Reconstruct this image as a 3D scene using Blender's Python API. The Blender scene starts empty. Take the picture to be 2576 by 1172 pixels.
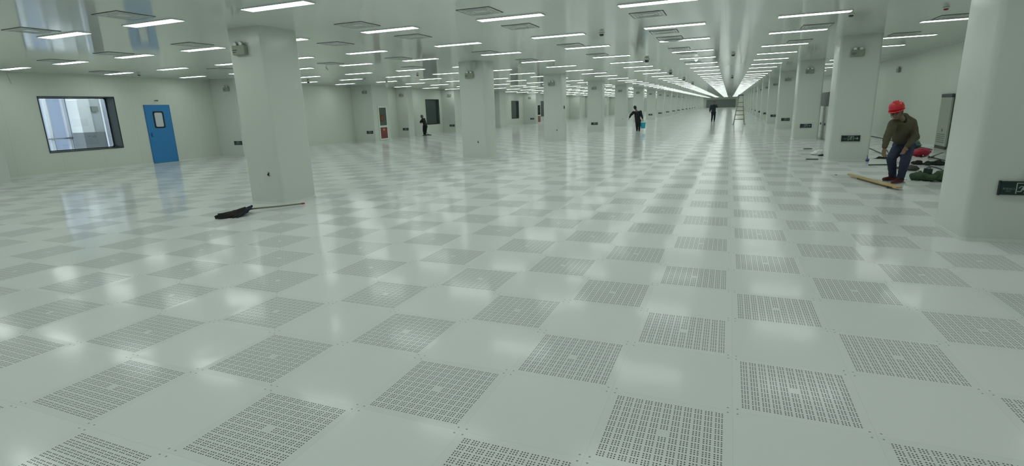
import bpy, bmesh, math, random
from mathutils import Vector, Matrix, noise
random.seed(7)
SC = bpy.context.scene
COL = SC.collection
PI = math.pi
# ------------------------------------------------------------------ camera
FPX = 1305.93; CX = 1288.0; CY = 586.0
YAW, PITCH, ROLL = 0.393626, -0.234488, -0.031812
CAM = Vector((-0.105, -2.5184, 1.4853))
H = 2.9086                      # ceiling height
def cam_axes():
    cy, sy = math.cos(YAW), math.sin(YAW); cp, sp = math.cos(PITCH), math.sin(PITCH)
    cr, sr = math.cos(ROLL), math.sin(ROLL)
    f = Vector((-sy*cp, cy*cp, sp)); r0 = Vector((cy, sy, 0)); u0 = r0.cross(f)
    return cr*r0 + sr*u0, -sr*r0 + cr*u0, f
RR, UU, FF = cam_axes()
cam_d = bpy.data.cameras.new('camera')
cam_d.sensor_width = 36.0; cam_d.lens = 36.0*FPX/2576.0
cam_d.clip_start = 0.05; cam_d.clip_end = 400
cam = bpy.data.objects.new('camera', cam_d); COL.objects.link(cam)
m = Matrix((RR, UU, -FF)).transposed().to_4x4(); m.translation = CAM
cam.matrix_world = m
SC.camera = cam
def at(u, v, y):
    'point on the plane Y = y seen at photo pixel (u, v)'
    d = FF + RR*((u-CX)/FPX) - UU*((v-CY)/FPX)
    return CAM + d*((y-CAM.y)/d.y)
def ground(u, v, z=0.0):
    d = FF + RR*((u-CX)/FPX) - UU*((v-CY)/FPX)
    return CAM + d*((z-CAM.z)/d.z)
# ------------------------------------------------------------------ world, view, light
W = bpy.data.worlds.new('daylight'); SC.world = W; W.use_nodes = True
bg = W.node_tree.nodes['Background']
bg.inputs[0].default_value = (0.88, 0.93, 1.0, 1); bg.inputs[1].default_value = 4.0
SC.view_settings.view_transform = 'Standard'; SC.view_settings.look = 'None'
SC.view_settings.gamma = 1.0; SC.view_settings.use_curve_mapping = False
SC.view_settings.exposure = 0.50
LAMP = (0.895, 1.0, 0.94)        # slightly green fluorescent white
LAMP_E = 7.0
try:
    SC.cycles.use_denoising = True
    SC.cycles.max_bounces = 7; SC.cycles.diffuse_bounces = 4; SC.cycles.glossy_bounces = 4
    SC.cycles.sample_clamp_indirect = 6.0; SC.cycles.caustics_reflective = False
    SC.cycles.use_light_tree = True
except Exception: pass
# lamps of the same ceiling rows that hang above and behind the camera, out of frame
LX = {'A': 0.60, 'B': -1.69, 'C': -3.96, 'D': -6.26, 'E': -8.71, 'F': -10.92, 'G': -13.12, 'H': -15.47, 'I': -17.85, 'Z': 3.29}
LLEN, LWID = 1.085, 0.205
def off_frame_lamp(x, y):
    ld = bpy.data.lights.new('ceiling_lamp', 'AREA'); ld.shape = 'RECTANGLE'; ld.size = LLEN; ld.size_y = LWID
    ld.energy = LAMP_E*PI*LLEN*LWID*1.0; ld.color = LAMP
    o = bpy.data.objects.new('ceiling_lamp', ld); COL.objects.link(o); o.location = (x+LLEN/2, y+LWID/2, H-0.014)
OFF = [('A', 5.57), ('A', 3.05), ('B', 3.05), ('C', 3.05), ('Z', 8.13), ('Z', 5.57), ('Z', 3.05)]
for k in 'ABCDEFGHZ':
    for yy in (0.45, -2.1, -4.7):
        if k == 'Z' and yy < 0: continue
        OFF.append((k, yy))
OFF += [('F', 0.45), ('G', 3.05), ('H', 3.05)]
for k, yy in sorted(set(OFF)):
    off_frame_lamp(LX[k], yy)

# ------------------------------------------------------------------ materials
MATS = {}
def mat(name, col, rough=0.5, metal=0.0, spec=0.5, emit=None, es=0.0, bump=0.0, bscale=20.0, trans=0.0, alpha=1.0, var=0.0, vscale=6.0, coat=0.0):
    if name in MATS: return MATS[name]
    M = bpy.data.materials.new(name); M.use_nodes = True; nt = M.node_tree
    b = nt.nodes['Principled BSDF']
    b.inputs['Base Color'].default_value = (*col, 1); b.inputs['Roughness'].default_value = rough
    b.inputs['Metallic'].default_value = metal; b.inputs['Specular IOR Level'].default_value = spec
    b.inputs['Transmission Weight'].default_value = trans; b.inputs['Alpha'].default_value = alpha
    b.inputs['Coat Weight'].default_value = coat
    if emit: b.inputs['Emission Color'].default_value = (*emit, 1); b.inputs['Emission Strength'].default_value = es
    if bump or var:
        tc = nt.nodes.new('ShaderNodeTexCoord'); n = nt.nodes.new('ShaderNodeTexNoise')
        n.inputs['Scale'].default_value = bscale if bump else vscale; n.inputs['Detail'].default_value = 4
        nt.links.new(tc.outputs['Object'], n.inputs['Vector'])
        if bump:
            bp = nt.nodes.new('ShaderNodeBump'); bp.inputs['Strength'].default_value = bump; bp.inputs['Distance'].default_value = 0.02
            nt.links.new(n.outputs['Fac'], bp.inputs['Height']); nt.links.new(bp.outputs['Normal'], b.inputs['Normal'])
        if var:
            mx = nt.nodes.new('ShaderNodeMix'); mx.data_type = 'RGBA'
            mx.inputs['A'].default_value = (*[c*(1-var) for c in col], 1); mx.inputs['B'].default_value = (*[min(1, c*(1+var)) for c in col], 1)
            nt.links.new(n.outputs['Fac'], mx.inputs['Factor']); nt.links.new(mx.outputs['Result'], b.inputs['Base Color'])
    MATS[name] = M; return M
class NG:
    'tiny helper for math nodes'
    def __init__(s, nt): s.nt = nt
    def m(s, op, a, b=None, c=None):
        n = s.nt.nodes.new('ShaderNodeMath'); n.operation = op
        for i, x in enumerate((a, b, c)):
            if x is None: continue
            if isinstance(x, (int, float)): n.inputs[i].default_value = x
            else: s.nt.links.new(x, n.inputs[i])
        return n.outputs[0]
def panel_mat(name, col, rough, axis, pitch, off=0.0, bumpy=0.15, seam=0.10, spec=0.5, axis2=None, pitch2=1.0):
    'painted steel sandwich panels: thin vertical joints every pitch metres, very slight waviness'
    M = bpy.data.materials.new(name); M.use_nodes = True; nt = M.node_tree; b = nt.nodes['Principled BSDF']; g = NG(nt)
    geo = nt.nodes.new('ShaderNodeNewGeometry'); sp = nt.nodes.new('ShaderNodeSeparateXYZ'); nt.links.new(geo.outputs['Position'], sp.inputs[0])
    def seamf(ax, p):
        u = g.m('FRACT', g.m('DIVIDE', g.m('ADD', sp.outputs[ax], off), p))
        d = g.m('MINIMUM', u, g.m('SUBTRACT', 1.0, u))
        return g.m('LESS_THAN', d, 0.003/p)
    s = seamf(axis, pitch)
    if axis2 is not None: s = g.m('MAXIMUM', s, seamf(axis2, pitch2))
    mx = nt.nodes.new('ShaderNodeMix'); mx.data_type = 'RGBA'
    mx.inputs['A'].default_value = (*col, 1); mx.inputs['B'].default_value = (*[c*(1-seam*4) for c in col], 1)
    nt.links.new(s, mx.inputs['Factor']); nt.links.new(mx.outputs['Result'], b.inputs['Base Color'])
    n = nt.nodes.new('ShaderNodeTexNoise'); n.inputs['Scale'].default_value = 1.3; n.inputs['Detail'].default_value = 1
    nt.links.new(geo.outputs['Position'], n.inputs['Vector'])
    bp = nt.nodes.new('ShaderNodeBump'); bp.inputs['Strength'].default_value = bumpy; bp.inputs['Distance'].default_value = 0.03
    nt.links.new(n.outputs['Fac'], bp.inputs['Height']); nt.links.new(bp.outputs['Normal'], b.inputs['Normal'])
    b.inputs['Roughness'].default_value = rough; b.inputs['Specular IOR Level'].default_value = spec
    return M
WALLC = (0.64, 0.69, 0.61)
M_wall = panel_mat('wall_panel', WALLC, 0.34, 1, 1.15, seam=0.04)
M_wallx = panel_mat('wall_panel_across', WALLC, 0.34, 0, 1.15)
M_ceil = panel_mat('ceiling_panel', (0.69, 0.73, 0.67), 0.085, 0, 1.15, off=0.25, bumpy=0.03, seam=0.04, axis2=1, pitch2=3.6)
M_pillar = panel_mat('pillar_panel', (0.64, 0.68, 0.625), 0.24, 2, 9.0, bumpy=0.12)
M_white = mat('white_metal', (0.66, 0.70, 0.66), 0.3)
M_trimw = mat('white_plastic_trim', (0.72, 0.76, 0.71), 0.35)
M_alu = mat('aluminium', (0.62, 0.64, 0.62), 0.25, metal=0.9)
M_black = mat('black_rubber', (0.012, 0.014, 0.014), 0.5)
M_dark = mat('dark_metal', (0.05, 0.06, 0.055), 0.4)

def floor_material():
    M = bpy.data.materials.new('raised_floor_panels'); M.use_nodes = True; nt = M.node_tree; b = nt.nodes['Principled BSDF']; g = NG(nt)
    geo = nt.nodes.new('ShaderNodeNewGeometry'); sp = nt.nodes.new('ShaderNodeSeparateXYZ'); nt.links.new(geo.outputs['Position'], sp.inputs[0])
    T = 0.6; IN = 0.040; GP = (T-2*IN+0.0065)/11.0        # group pitch, 11 groups of 3 holes
    DP = GP/3.5                                      # hole pitch
    tx = g.m('DIVIDE', sp.outputs[0], T); ty = g.m('DIVIDE', sp.outputs[1], T)
    ix = g.m('FLOOR', tx); iy = g.m('FLOOR', ty)
    par = g.m('FRACT', g.m('MULTIPLY', g.m('ADD', ix, iy), 0.5))     # 0 even, .5 odd
    even = g.m('LESS_THAN', par, 0.25)
    fx = g.m('MULTIPLY', g.m('FRACT', tx), T); fy = g.m('MULTIPLY', g.m('FRACT', ty), T)
    def axis(f):
        s = g.m('DIVIDE', g.m('SUBTRACT', f, IN), GP)
        gi = g.m('FLOOR', s); q = g.m('MULTIPLY', g.m('FRACT', s), 3.5)
        inside = g.m('MULTIPLY', g.m('GREATER_THAN', s, 0.0), g.m('LESS_THAN', s, 11.0))
        inside = g.m('MULTIPLY', inside, g.m('LESS_THAN', q, 3.0))
        loc = g.m('MULTIPLY', g.m('SUBTRACT', g.m('FRACT', q), 0.5), DP)
        mid = g.m('COMPARE', gi, 5.0, 0.1)
        return loc, inside, mid
    lx, inx, mx_ = axis(fx); ly, iny, my_ = axis(fy)
    r2 = g.m('ADD', g.m('MULTIPLY', lx, lx), g.m('MULTIPLY', ly, ly))
    hole = g.m('LESS_THAN', r2, 0.0040**2)
    hole = g.m('MULTIPLY', g.m('MULTIPLY', hole, inx), g.m('MULTIPLY', iny, even))
    hole = g.m('MULTIPLY', hole, g.m('SUBTRACT', 1.0, g.m('MULTIPLY', mx_, my_)))
    # corner screws, four at every crossing
    def cornerd(f):
        d = g.m('MINIMUM', f, g.m('SUBTRACT', T, f)); return g.m('SUBTRACT', d, 0.022)
    cx = cornerd(fx); cy = cornerd(fy)
    c2 = g.m('ADD', g.m('MULTIPLY', cx, cx), g.m('MULTIPLY', cy, cy))
    screw = g.m('LESS_THAN', c2, 0.0050**2)
    # joints
    dx = g.m('MINIMUM', fx, g.m('SUBTRACT', T, fx)); dy = g.m('MINIMUM', fy, g.m('SUBTRACT', T, fy))
    joint = g.m('LESS_THAN', g.m('MINIMUM', dx, dy), 0.0010)
    # per-panel tone and tilt
    cmb = nt.nodes.new('ShaderNodeCombineXYZ'); nt.links.new(ix, cmb.inputs[0]); nt.links.new(iy, cmb.inputs[1])
    wn = nt.nodes.new('ShaderNodeTexWhiteNoise'); wn.noise_dimensions = '3D'; nt.links.new(cmb.outputs[0], wn.inputs['Vector'])
    base = nt.nodes.new('ShaderNodeMix'); base.data_type = 'RGBA'
    base.inputs['A'].default_value = (0.73, 0.752, 0.75, 1); base.inputs['B'].default_value = (0.765, 0.782, 0.785, 1)
    nt.links.new(wn.outputs['Value'], base.inputs['Factor'])
    def over(prev, fac, col, k=1.0):
        mx = nt.nodes.new('ShaderNodeMix'); mx.data_type = 'RGBA'
        nt.links.new(prev, mx.inputs['A']); mx.inputs['B'].default_value = (*col, 1)
        nt.links.new(g.m('MULTIPLY', fac, k), mx.inputs['Factor']); return mx.outputs['Result']
    c = over(base.outputs['Result'], joint, (0.45, 0.48, 0.46), 0.3)
    c = over(c, screw, (0.20, 0.21, 0.205), 0.75)
    c = over(c, hole, (0.125, 0.14, 0.135), 1.0)  # holes painted dark; their unlit depth is put into the colour
    nt.links.new(c, b.inputs['Base Color'])
    dark = g.m('MAXIMUM', hole, g.m('MULTIPLY', screw, 0.2))
    nt.links.new(g.m('ADD', 0.125, g.m('MULTIPLY', dark, 0.5)), b.inputs['Roughness'])
    nt.links.new(g.m('SUBTRACT', 0.08, g.m('MULTIPLY', hole, 0.07)), b.inputs['Specular IOR Level'])
    # wavy sheet + slight tilt of every panel
    n = nt.nodes.new('ShaderNodeTexNoise'); n.inputs['Scale'].default_value = 5.0; n.inputs['Detail'].default_value = 2
    nt.links.new(geo.outputs['Position'], n.inputs['Vector'])
    vm = nt.nodes.new('ShaderNodeVectorMath'); vm.operation = 'SUBTRACT'; vm.inputs[1].default_value = (0.5, 0.5, 0.5)
    nt.links.new(n.outputs['Color'], vm.inputs[0])
    vm2 = nt.nodes.new('ShaderNodeVectorMath'); vm2.operation = 'SUBTRACT'; vm2.inputs[1].default_value = (0.5, 0.5, 0.5)
    nt.links.new(wn.outputs['Color'], vm2.inputs[0])
    s1 = nt.nodes.new('ShaderNodeVectorMath'); s1.operation = 'MULTIPLY'; s1.inputs[1].default_value = (0.018, 0.018, 0); nt.links.new(vm.outputs[0], s1.inputs[0])
    s2 = nt.nodes.new('ShaderNodeVectorMath'); s2.operation = 'MULTIPLY'; s2.inputs[1].default_value = (0.018, 0.018, 0); nt.links.new(vm2.outputs[0], s2.inputs[0])
    ad = nt.nodes.new('ShaderNodeVectorMath'); ad.operation = 'ADD'; nt.links.new(s1.outputs[0], ad.inputs[0]); nt.links.new(s2.outputs[0], ad.inputs[1])
    ad2 = nt.nodes.new('ShaderNodeVectorMath'); ad2.operation = 'ADD'; nt.links.new(ad.outputs[0], ad2.inputs[0]); nt.links.new(geo.outputs['Normal'], ad2.inputs[1])
    nn = nt.nodes.new('ShaderNodeVectorMath'); nn.operation = 'NORMALIZE'; nt.links.new(ad2.outputs[0], nn.inputs[0])
    nt.links.new(nn.outputs[0], b.inputs['Normal'])
    return M
M_floor = floor_material()

# ------------------------------------------------------------------ mesh helpers
def box(bm, x0, x1, y0, y1, z0, z1, mi=0, bev=0.0):
    vs = [bm.verts.new((x, y, z)) for z in (z0, z1) for y in (y0, y1) for x in (x0, x1)]
    fs = [(0, 2, 3, 1), (4, 5, 7, 6), (0, 1, 5, 4), (2, 6, 7, 3), (0, 4, 6, 2), (1, 3, 7, 5)]
    out = []
    for f in fs:
        fc = bm.faces.new([vs[i] for i in f]); fc.material_index = mi; out.append(fc)
    if bev > 0:
        es = list({e for f in out for e in f.edges})
        bmesh.ops.bevel(bm, geom=es, offset=bev, segments=2, affect='EDGES', profile=0.5)
    return out
def obj(name, bm, mats, parent=None, smooth=False, loc=None):
    me = bpy.data.meshes.new(name); bm.normal_update(); bm.to_mesh(me); bm.free()
    for m_ in (mats if isinstance(mats, (list, tuple)) else [mats]): me.materials.append(m_)
    if smooth:
        for p in me.polygons: p.use_smooth = True
    o = bpy.data.objects.new(name, me); COL.objects.link(o)
    if parent: o.parent = parent
    if loc is not None: o.location = loc
    return o
def thing(name, label, cat, loc=(0, 0, 0), rot=(0, 0, 0), group=None):
    o = bpy.data.objects.new(name, None); COL.objects.link(o); o.location = loc; o.rotation_euler = rot
    o.empty_display_size = 0.1
    tag(o, label, cat, group); return o
def tag(o, label, cat, group=None, kind=None):
    o['label'] = label; o['category'] = cat
    if group: o['group'] = group
    if kind: o['kind'] = kind
    return o
def struct(o): o['kind'] = 'structure'; return o
def tube(bm, pts, r, seg=8, mi=0, closed=False):
    'round tube along points, r may be a list'
    pts = [Vector(p) for p in pts]; n = len(pts); rings = []
    for i, p in enumerate(pts):
        a = pts[max(0, i-1)]; b_ = pts[min(n-1, i+1)]
        t = (b_-a); t = t.normalized() if t.length > 1e-9 else Vector((0, 0, 1))
        ref = Vector((0, 0, 1)) if abs(t.z) < 0.9 else Vector((1, 0, 0))
        x = t.cross(ref).normalized(); y = t.cross(x).normalized()
        rr = r[i] if isinstance(r, (list, tuple)) else r
        rings.append([bm.verts.new(p + x*rr*math.cos(2*PI*k/seg) + y*rr*math.sin(2*PI*k/seg)) for k in range(seg)])
    for i in range(n-1):
        for k in range(seg):
            f = bm.faces.new((rings[i][k], rings[i][(k+1) % seg], rings[i+1][(k+1) % seg], rings[i+1][k])); f.material_index = mi; f.smooth = True
    for ring, rv in ((rings[0], False), (rings[-1], True)):
        f = bm.faces.new(ring if rv else ring[::-1]); f.material_index = mi
    return rings
def lathe(bm, prof, seg=24, c=(0, 0, 0), mi=0, sx=1.0, sy=1.0):
    rings = []
    for r, z in prof:
        rings.append([bm.verts.new((c[0]+r*sx*math.cos(2*PI*k/seg), c[1]+r*sy*math.sin(2*PI*k/seg), c[2]+z)) for k in range(seg)])
    for i in range(len(rings)-1):
        for k in range(seg):
            f = bm.faces.new((rings[i][k], rings[i][(k+1) % seg], rings[i+1][(k+1) % seg], rings[i+1][k])); f.smooth = True; f.material_index = mi
    bm.faces.new(rings[0][::-1]).material_index = mi; bm.faces.new(rings[-1]).material_index = mi
def rrect(w, h, r, n=5):
    pts = []
    for cx, cy, a0 in ((w/2-r, h/2-r, 0), (-w/2+r, h/2-r, PI/2), (-w/2+r, -h/2+r, PI), (w/2-r, -h/2+r, 1.5*PI)):
        for k in range(n+1):
            a = a0 + PI/2*k/n; pts.append((cx+r*math.cos(a), cy+r*math.sin(a)))
    return pts
def prism(bm, pts, f0, f1, mi=0, smooth=False):
    'pts 2D; f0/f1 map a 2D point to 3D for both caps'
    a = [bm.verts.new(f0(*p)) for p in pts]; b_ = [bm.verts.new(f1(*p)) for p in pts]; n = len(pts)
    for k in range(n):
        f = bm.faces.new((a[k], a[(k+1) % n], b_[(k+1) % n], b_[k])); f.material_index = mi; f.smooth = smooth
    bm.faces.new(a[::-1]).material_index = mi; bm.faces.new(b_).material_index = mi
def ring_prism(bm, outer, inner, f0, f1, mi=0):
    n = len(outer); O0 = [bm.verts.new(f0(*p)) for p in outer]; O1 = [bm.verts.new(f1(*p)) for p in outer]
    I0 = [bm.verts.new(f0(*p)) for p in inner]; I1 = [bm.verts.new(f1(*p)) for p in inner]
    for k in range(n):
        j = (k+1) % n
        for q in ((O0[k], O0[j], O1[j], O1[k]), (I0[j], I0[k], I1[k], I1[j]), (O1[k], O1[j], I1[j], I1[k]), (O0[j], O0[k], I0[k], I0[j])):
            bm.faces.new(q).material_index = mi
def copy_tree(o):
    c = o.copy(); COL.objects.link(c)
    for ch in list(o.children):
        d = ch.copy(); COL.objects.link(d); d.parent = c; d.matrix_parent_inverse = ch.matrix_parent_inverse.copy()
        for gch in list(ch.children):
            e = gch.copy(); COL.objects.link(e); e.parent = d; e.matrix_parent_inverse = gch.matrix_parent_inverse.copy()
    return c
ORD = ['zeroth', 'first', 'second', 'third', 'fourth', 'fifth', 'sixth', 'seventh', 'eighth', 'ninth', 'tenth', 'eleventh', 'twelfth', 'thirteenth', 'fourteenth', 'fifteenth', 'sixteenth', 'seventeenth', 'eighteenth', 'nineteenth', 'twentieth']
def ordinal(n):
    if n <= 20: return ORD[n]
    T = {2: 'twenty', 3: 'thirty', 4: 'forty', 5: 'fifty'}[n//10]
    return {2: 'twentieth', 3: 'thirtieth', 4: 'fortieth', 5: 'fiftieth'}[n//10] if n % 10 == 0 else T+'-'+ORD[n % 10]

# ------------------------------------------------------------------ the setting
YB, YF = -8.0, 166.0
XL, XR = -18.5, 5.6
TH = 0.45
bm = bmesh.new(); box(bm, -24.0, XR+TH, YB-0.3, YF+0.3, -0.12, 0.0); struct(obj('floor', bm, M_floor))
bm = bmesh.new(); box(bm, XL-TH, XR+TH, YB-0.3, YF+0.3, H, H+0.12); struct(obj('ceiling', bm, M_ceil))
# window and door openings of the left wall: (y0, y1, z0, z1)
WINS = [(6.62, 8.65, 0.66, 2.24), (27.75, 29.45, 0.66, 2.25), (42.6, 44.4, 0.62, 2.18), (50.4, 52.6, 0.62, 2.18)]
DOOR = (9.55, 10.45, 0.0, 2.0)
bm = bmesh.new()
cuts = sorted(WINS+[DOOR]); y = YB
for (a, b_, z0, z1) in cuts:
    box(bm, XL-TH, XL, y, a, 0, H)
    if z0 > 0: box(bm, XL-TH, XL, a, b_, 0, z0)
    box(bm, XL-TH, XL, a, b_, z1, H); y = b_
box(bm, XL-TH, XL, y, YF, 0, H)
struct(obj('wall_left', bm, M_wall))
bm = bmesh.new()
RW = (35.2, 39.6, 1.08, 1.93)
box(bm, XR, XR+TH, YB, YF, 0, H)
struct(obj('wall_right', bm, M_wall))
bm = bmesh.new(); box(bm, XL-TH, XR+TH, YF, YF+0.3, 0, H); struct(obj('wall_far', bm, M_wallx))
bm = bmesh.new(); box(bm, XL-TH, XR+TH, YB-0.3, YB, 0, H); struct(obj('wall_back', bm, M_wallx))
# skirting of the two long walls
for nm, x0, x1 in (('baseboard_left', XL, XL+0.012), ('baseboard_right', XR-0.012, XR)):
    bm = bmesh.new()
    segs = [(YB, DOOR[0]), (DOOR[1], YF)] if nm.endswith('left') else [(YB, YF)]
    for a, b_ in segs: box(bm, x0, x1, a, b_, 0, 0.06)
    struct(obj(nm, bm, M_trimw))
bm = bmesh.new(); box(bm, XR-0.03, XR, YB, YF, H-0.035, H); struct(obj('trim_1', bm, M_trimw))
# ------------------------------------------------------------------ windows
M_frame = mat('black_window_frame', (0.015, 0.02, 0.025), 0.35)
M_jamb = mat('dark_green_jamb', (0.15, 0.185, 0.16), 0.25)
def glass_mat(name, tint, rough=0.0, ior=1.6):
    if name in MATS: return MATS[name]
    M = bpy.data.materials.new(name); M.use_nodes = True; nt = M.node_tree
    out = nt.nodes['Material Output']; nt.nodes.remove(nt.nodes['Principled BSDF'])
    tr = nt.nodes.new('ShaderNodeBsdfTransparent'); tr.inputs[0].default_value = (*tint, 1)
    gl = nt.nodes.new('ShaderNodeBsdfGlossy'); gl.inputs['Roughness'].default_value = rough; gl.inputs[0].default_value = (1, 1, 1, 1)
    fr = nt.nodes.new('ShaderNodeFresnel'); fr.inputs[0].default_value = ior
    mx = nt.nodes.new('ShaderNodeMixShader'); nt.links.new(fr.outputs[0], mx.inputs[0]); nt.links.new(tr.outputs[0], mx.inputs[1]); nt.links.new(gl.outputs[0], mx.inputs[2])
    nt.links.new(mx.outputs[0], out.inputs[0]); MATS[name] = M; return M
M_glass = glass_mat('clear_glass', (0.90, 0.93, 0.95))
M_dglass = mat('dark_tinted_glass', (0.045, 0.065, 0.07), 0.08, spec=0.6)
def wall_window(n, w, see_through):
    y0, y1, z0, z1 = w; yc = (y0+y1)/2; zc = (z0+z1)/2
    root = thing('window_%d' % n, 'window', 'window'); del root['label'], root['category']; struct(root)
    bm = bmesh.new()
    t = 0.022
    for (a, b_, c, d) in ((y0-t, y1+t, z0-t, z0), (y0-t, y1+t, z1, z1+t), (y0-t, y0, z0, z1), (y1, y1+t, z0, z1)):
        box(bm, XL-0.03, XL+0.012, a, b_, c, d)
    struct(obj('window_frame', bm, M_frame, root))
    bm = bmesh.new(); D = 0.40 if see_through else 0.12
    for (a, b_, c, d) in ((y0, y1, z0, z0+0.004), (y0, y1, z1-0.004, z1), (y0, y0+0.004, z0, z1), (y1-0.004, y1, z0, z1)):
        box(bm, XL-D, XL-0.002, a, b_, c, d)
    struct(obj('jamb_lining', bm, M_jamb, root))
    # inner sash with rounded corners
    w_, h_ = (y1-y0)-0.008, (z1-z0)-0.008
    bm = bmesh.new(); xg = XL-D
    ring_prism(bm, rrect(w_, h_, 0.02), rrect(w_-0.05, h_-0.05, 0.06), lambda a, b_: (xg-0.02, yc+a, zc+b_), lambda a, b_: (xg+0.01, yc+a, zc+b_))
    struct(obj('window_sash', bm, M_frame, root))
    bm = bmesh.new(); prism(bm, rrect(w_-0.04, h_-0.04, 0.06), lambda a, b_: (xg-0.012, yc+a, zc+b_), lambda a, b_: (xg-0.004, yc+a, zc+b_))
    struct(obj('window_glass', bm, M_glass if see_through else M_dglass, root))
for i, w in enumerate(WINS): wall_window(i+1, w, i == 0)
# the bright glazed corridor behind the first window
M_post = mat('white_curtain_wall_post', (0.80, 0.82, 0.86), 0.4)
def translucent(name, col, k):
    M = bpy.data.materials.new(name); M.use_nodes = True; nt = M.node_tree; out = nt.nodes['Material Output']; nt.nodes.remove(nt.nodes['Principled BSDF'])
    a = nt.nodes.new('ShaderNodeBsdfTranslucent'); a.inputs[0].default_value = (*col, 1)
    d = nt.nodes.new('ShaderNodeBsdfDiffuse'); d.inputs[0].default_value = (*col, 1)
    mx = nt.nodes.new('ShaderNodeMixShader'); mx.inputs[0].default_value = k
    nt.links.new(a.outputs[0], mx.inputs[1]); nt.links.new(d.outputs[0], mx.inputs[2]); nt.links.new(mx.outputs[0], out.inputs[0]); return M
M_sheet = translucent('blue_frosted_sheet', (0.40, 0.44, 0.50), 0.3)
fac = thing('glazed_screen', 'bright glazed screen with white posts and rail seen through the left window', 'screen', (-21.6, 9.6, 0))
bm = bmesh.new()
for i in range(60):                      # corrugated translucent sheet
    ya = -4.0 + i*0.15; xa = 0.02*(i % 2)
    vs = [bm.verts.new(p) for p in ((xa, ya, 0), (0.02*((i+1) % 2), ya+0.15, 0), (0.02*((i+1) % 2), ya+0.15, 3.6), (xa, ya, 3.6))]
    bm.faces.new(vs)
    vs = [bm.verts.new((p.co.x-0.004, p.co.y, p.co.z)) for p in reversed(vs)]; bm.faces.new(vs)
obj('frosted_sheet', bm, M_sheet, fac)
for yy in (-2.4, -1.39, -0.84, -0.42, 1.1, 2.95):
    bm = bmesh.new(); box(bm, 0.06, 0.20, yy-0.05, yy+0.05, 0, 3.6, bev=0.01); obj('post', bm, M_post, fac)
    bm = bmesh.new(); box(bm, 0.05, 0.09, yy+0.08, yy+0.12, 0, 3.6); obj('post_side_strip', bm, M_alu, fac)  # narrow aluminium strip beside each post
for zz in (0.95, 0.25):
    bm = bmesh.new(); box(bm, 0.21, 0.25, -3.5, 1.9, zz, zz+0.05, bev=0.005); obj('rail', bm, M_alu, fac)
cp = thing('reflected_pillar', 'white and grey pillar shape standing in for a reflection in the left window', 'pillar', (-20.6, 9.03, 0)); cp['kind'] = 'thing'  # stand-in solid for a pillar reflected in the glass
bm = bmesh.new(); box(bm, -0.5, 0.1, -0.35, 0.02, 1.15, 3.6); obj('white_face', bm, mat('corridor_white', (0.80, 0.82, 0.80), 0.5), cp)  # lit part of that reflection put into the lighter colour
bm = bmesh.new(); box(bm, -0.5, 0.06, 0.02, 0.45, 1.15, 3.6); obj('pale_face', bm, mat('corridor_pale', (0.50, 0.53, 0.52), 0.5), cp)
bm = bmesh.new(); box(bm, -0.5, 0.12, -0.35, 0.45, 0, 1.15); obj('grey_dado', bm, mat('corridor_grey', (0.22, 0.24, 0.25), 0.5), cp)
bm = bmesh.new(); box(bm, 0.06, 0.14, 0.06, 0.26, 1.85, 2.02, bev=0.01); obj('lamp_box', bm, mat('lamp_box_grey', (0.22, 0.25, 0.22), 0.5), cp)
bm = bmesh.new(); box(bm, 1.02, 1.10, -0.19, -0.09, 0, 3.6, bev=0.01); obj('mullion', bm, M_post, cp)
bm = bmesh.new(); box(bm, -24.0, XL-TH-0.02, 3.0, 18.0, 3.6, 3.7); struct(obj('trim_2', bm, M_white))
# far partition
o = tag(None or obj('partition', (lambda b: (box(b, -6.4, 1.5, 165.6, 165.9, 0, 2.25), b)[1])(bmesh.new()), mat('dark_grey_sheet', (0.16, 0.195, 0.18), 0.6)), 'dark grey partition closing the far end of the central aisle', 'partition')
# ------------------------------------------------------------------ blue door
d = thing('door_1', 'd', 'd', (XL, 0, 0)); del d['label'], d['category']; struct(d)
M_blue = mat('blue_door_paint', (0.03, 0.22, 0.52), 0.3)
bm = bmesh.new(); yc, zc = 10.0, 1.49
ring_prism(bm, rrect(0.80, 1.90, 0.004), [(p[0]*1.0, p[1]*1.0) for p in rrect(0.80, 1.90, 0.004)], lambda a, b_: (0, yc+a, 1+b_), lambda a, b_: (0, yc+a, 1+b_)) if False else None
bm.free(); bm = bmesh.new()
vw = (9.84, 10.16, 1.24, 1.76)
for (a, b_, c, e) in ((9.57, vw[0], 0.02, 1.98), (vw[1], 10.43, 0.02, 1.98), (vw[0], vw[1], 0.02, vw[2]), (vw[0], vw[1], vw[3], 1.98)):
    box(bm, -0.04, 0.018, a, b_, c, e)
obj('door_leaf', bm, M_blue, d)
bm = bmesh.new(); zc = (vw[2]+vw[3])/2
ring_prism(bm, rrect(0.37, 0.57, 0.05), rrect(0.28, 0.48, 0.05), lambda a, b_: (-0.02, yc+a, zc+b_), lambda a, b_: (0.03, yc+a, zc+b_)); obj('viewing_panel_gasket', bm, M_black, d)
bm = bmesh.new(); prism(bm, rrect(0.30, 0.50, 0.05), lambda a, b_: (-0.01, yc+a, zc+b_), lambda a, b_: (0.02, yc+a, zc+b_)); obj('viewing_panel_glass', bm, mat('pale_pane', (0.62, 0.66, 0.70), 0.1, spec=0.6), d)
bm = bmesh.new()
for (a, b_, c, e) in ((9.55, 9.57, 0, 2.0), (10.43, 10.45, 0, 2.0), (9.55, 10.45, 1.98, 2.0)): box(bm, -TH, 0.022, a, b_, c, e)
obj('door_frame', bm, mat('blue_frame', (0.02, 0.15, 0.42), 0.3), d)
bm = bmesh.new(); box(bm, -TH, 0.03, 9.55, 10.45, 0, 0.02); obj('door_sill', bm, M_alu, d)
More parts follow.
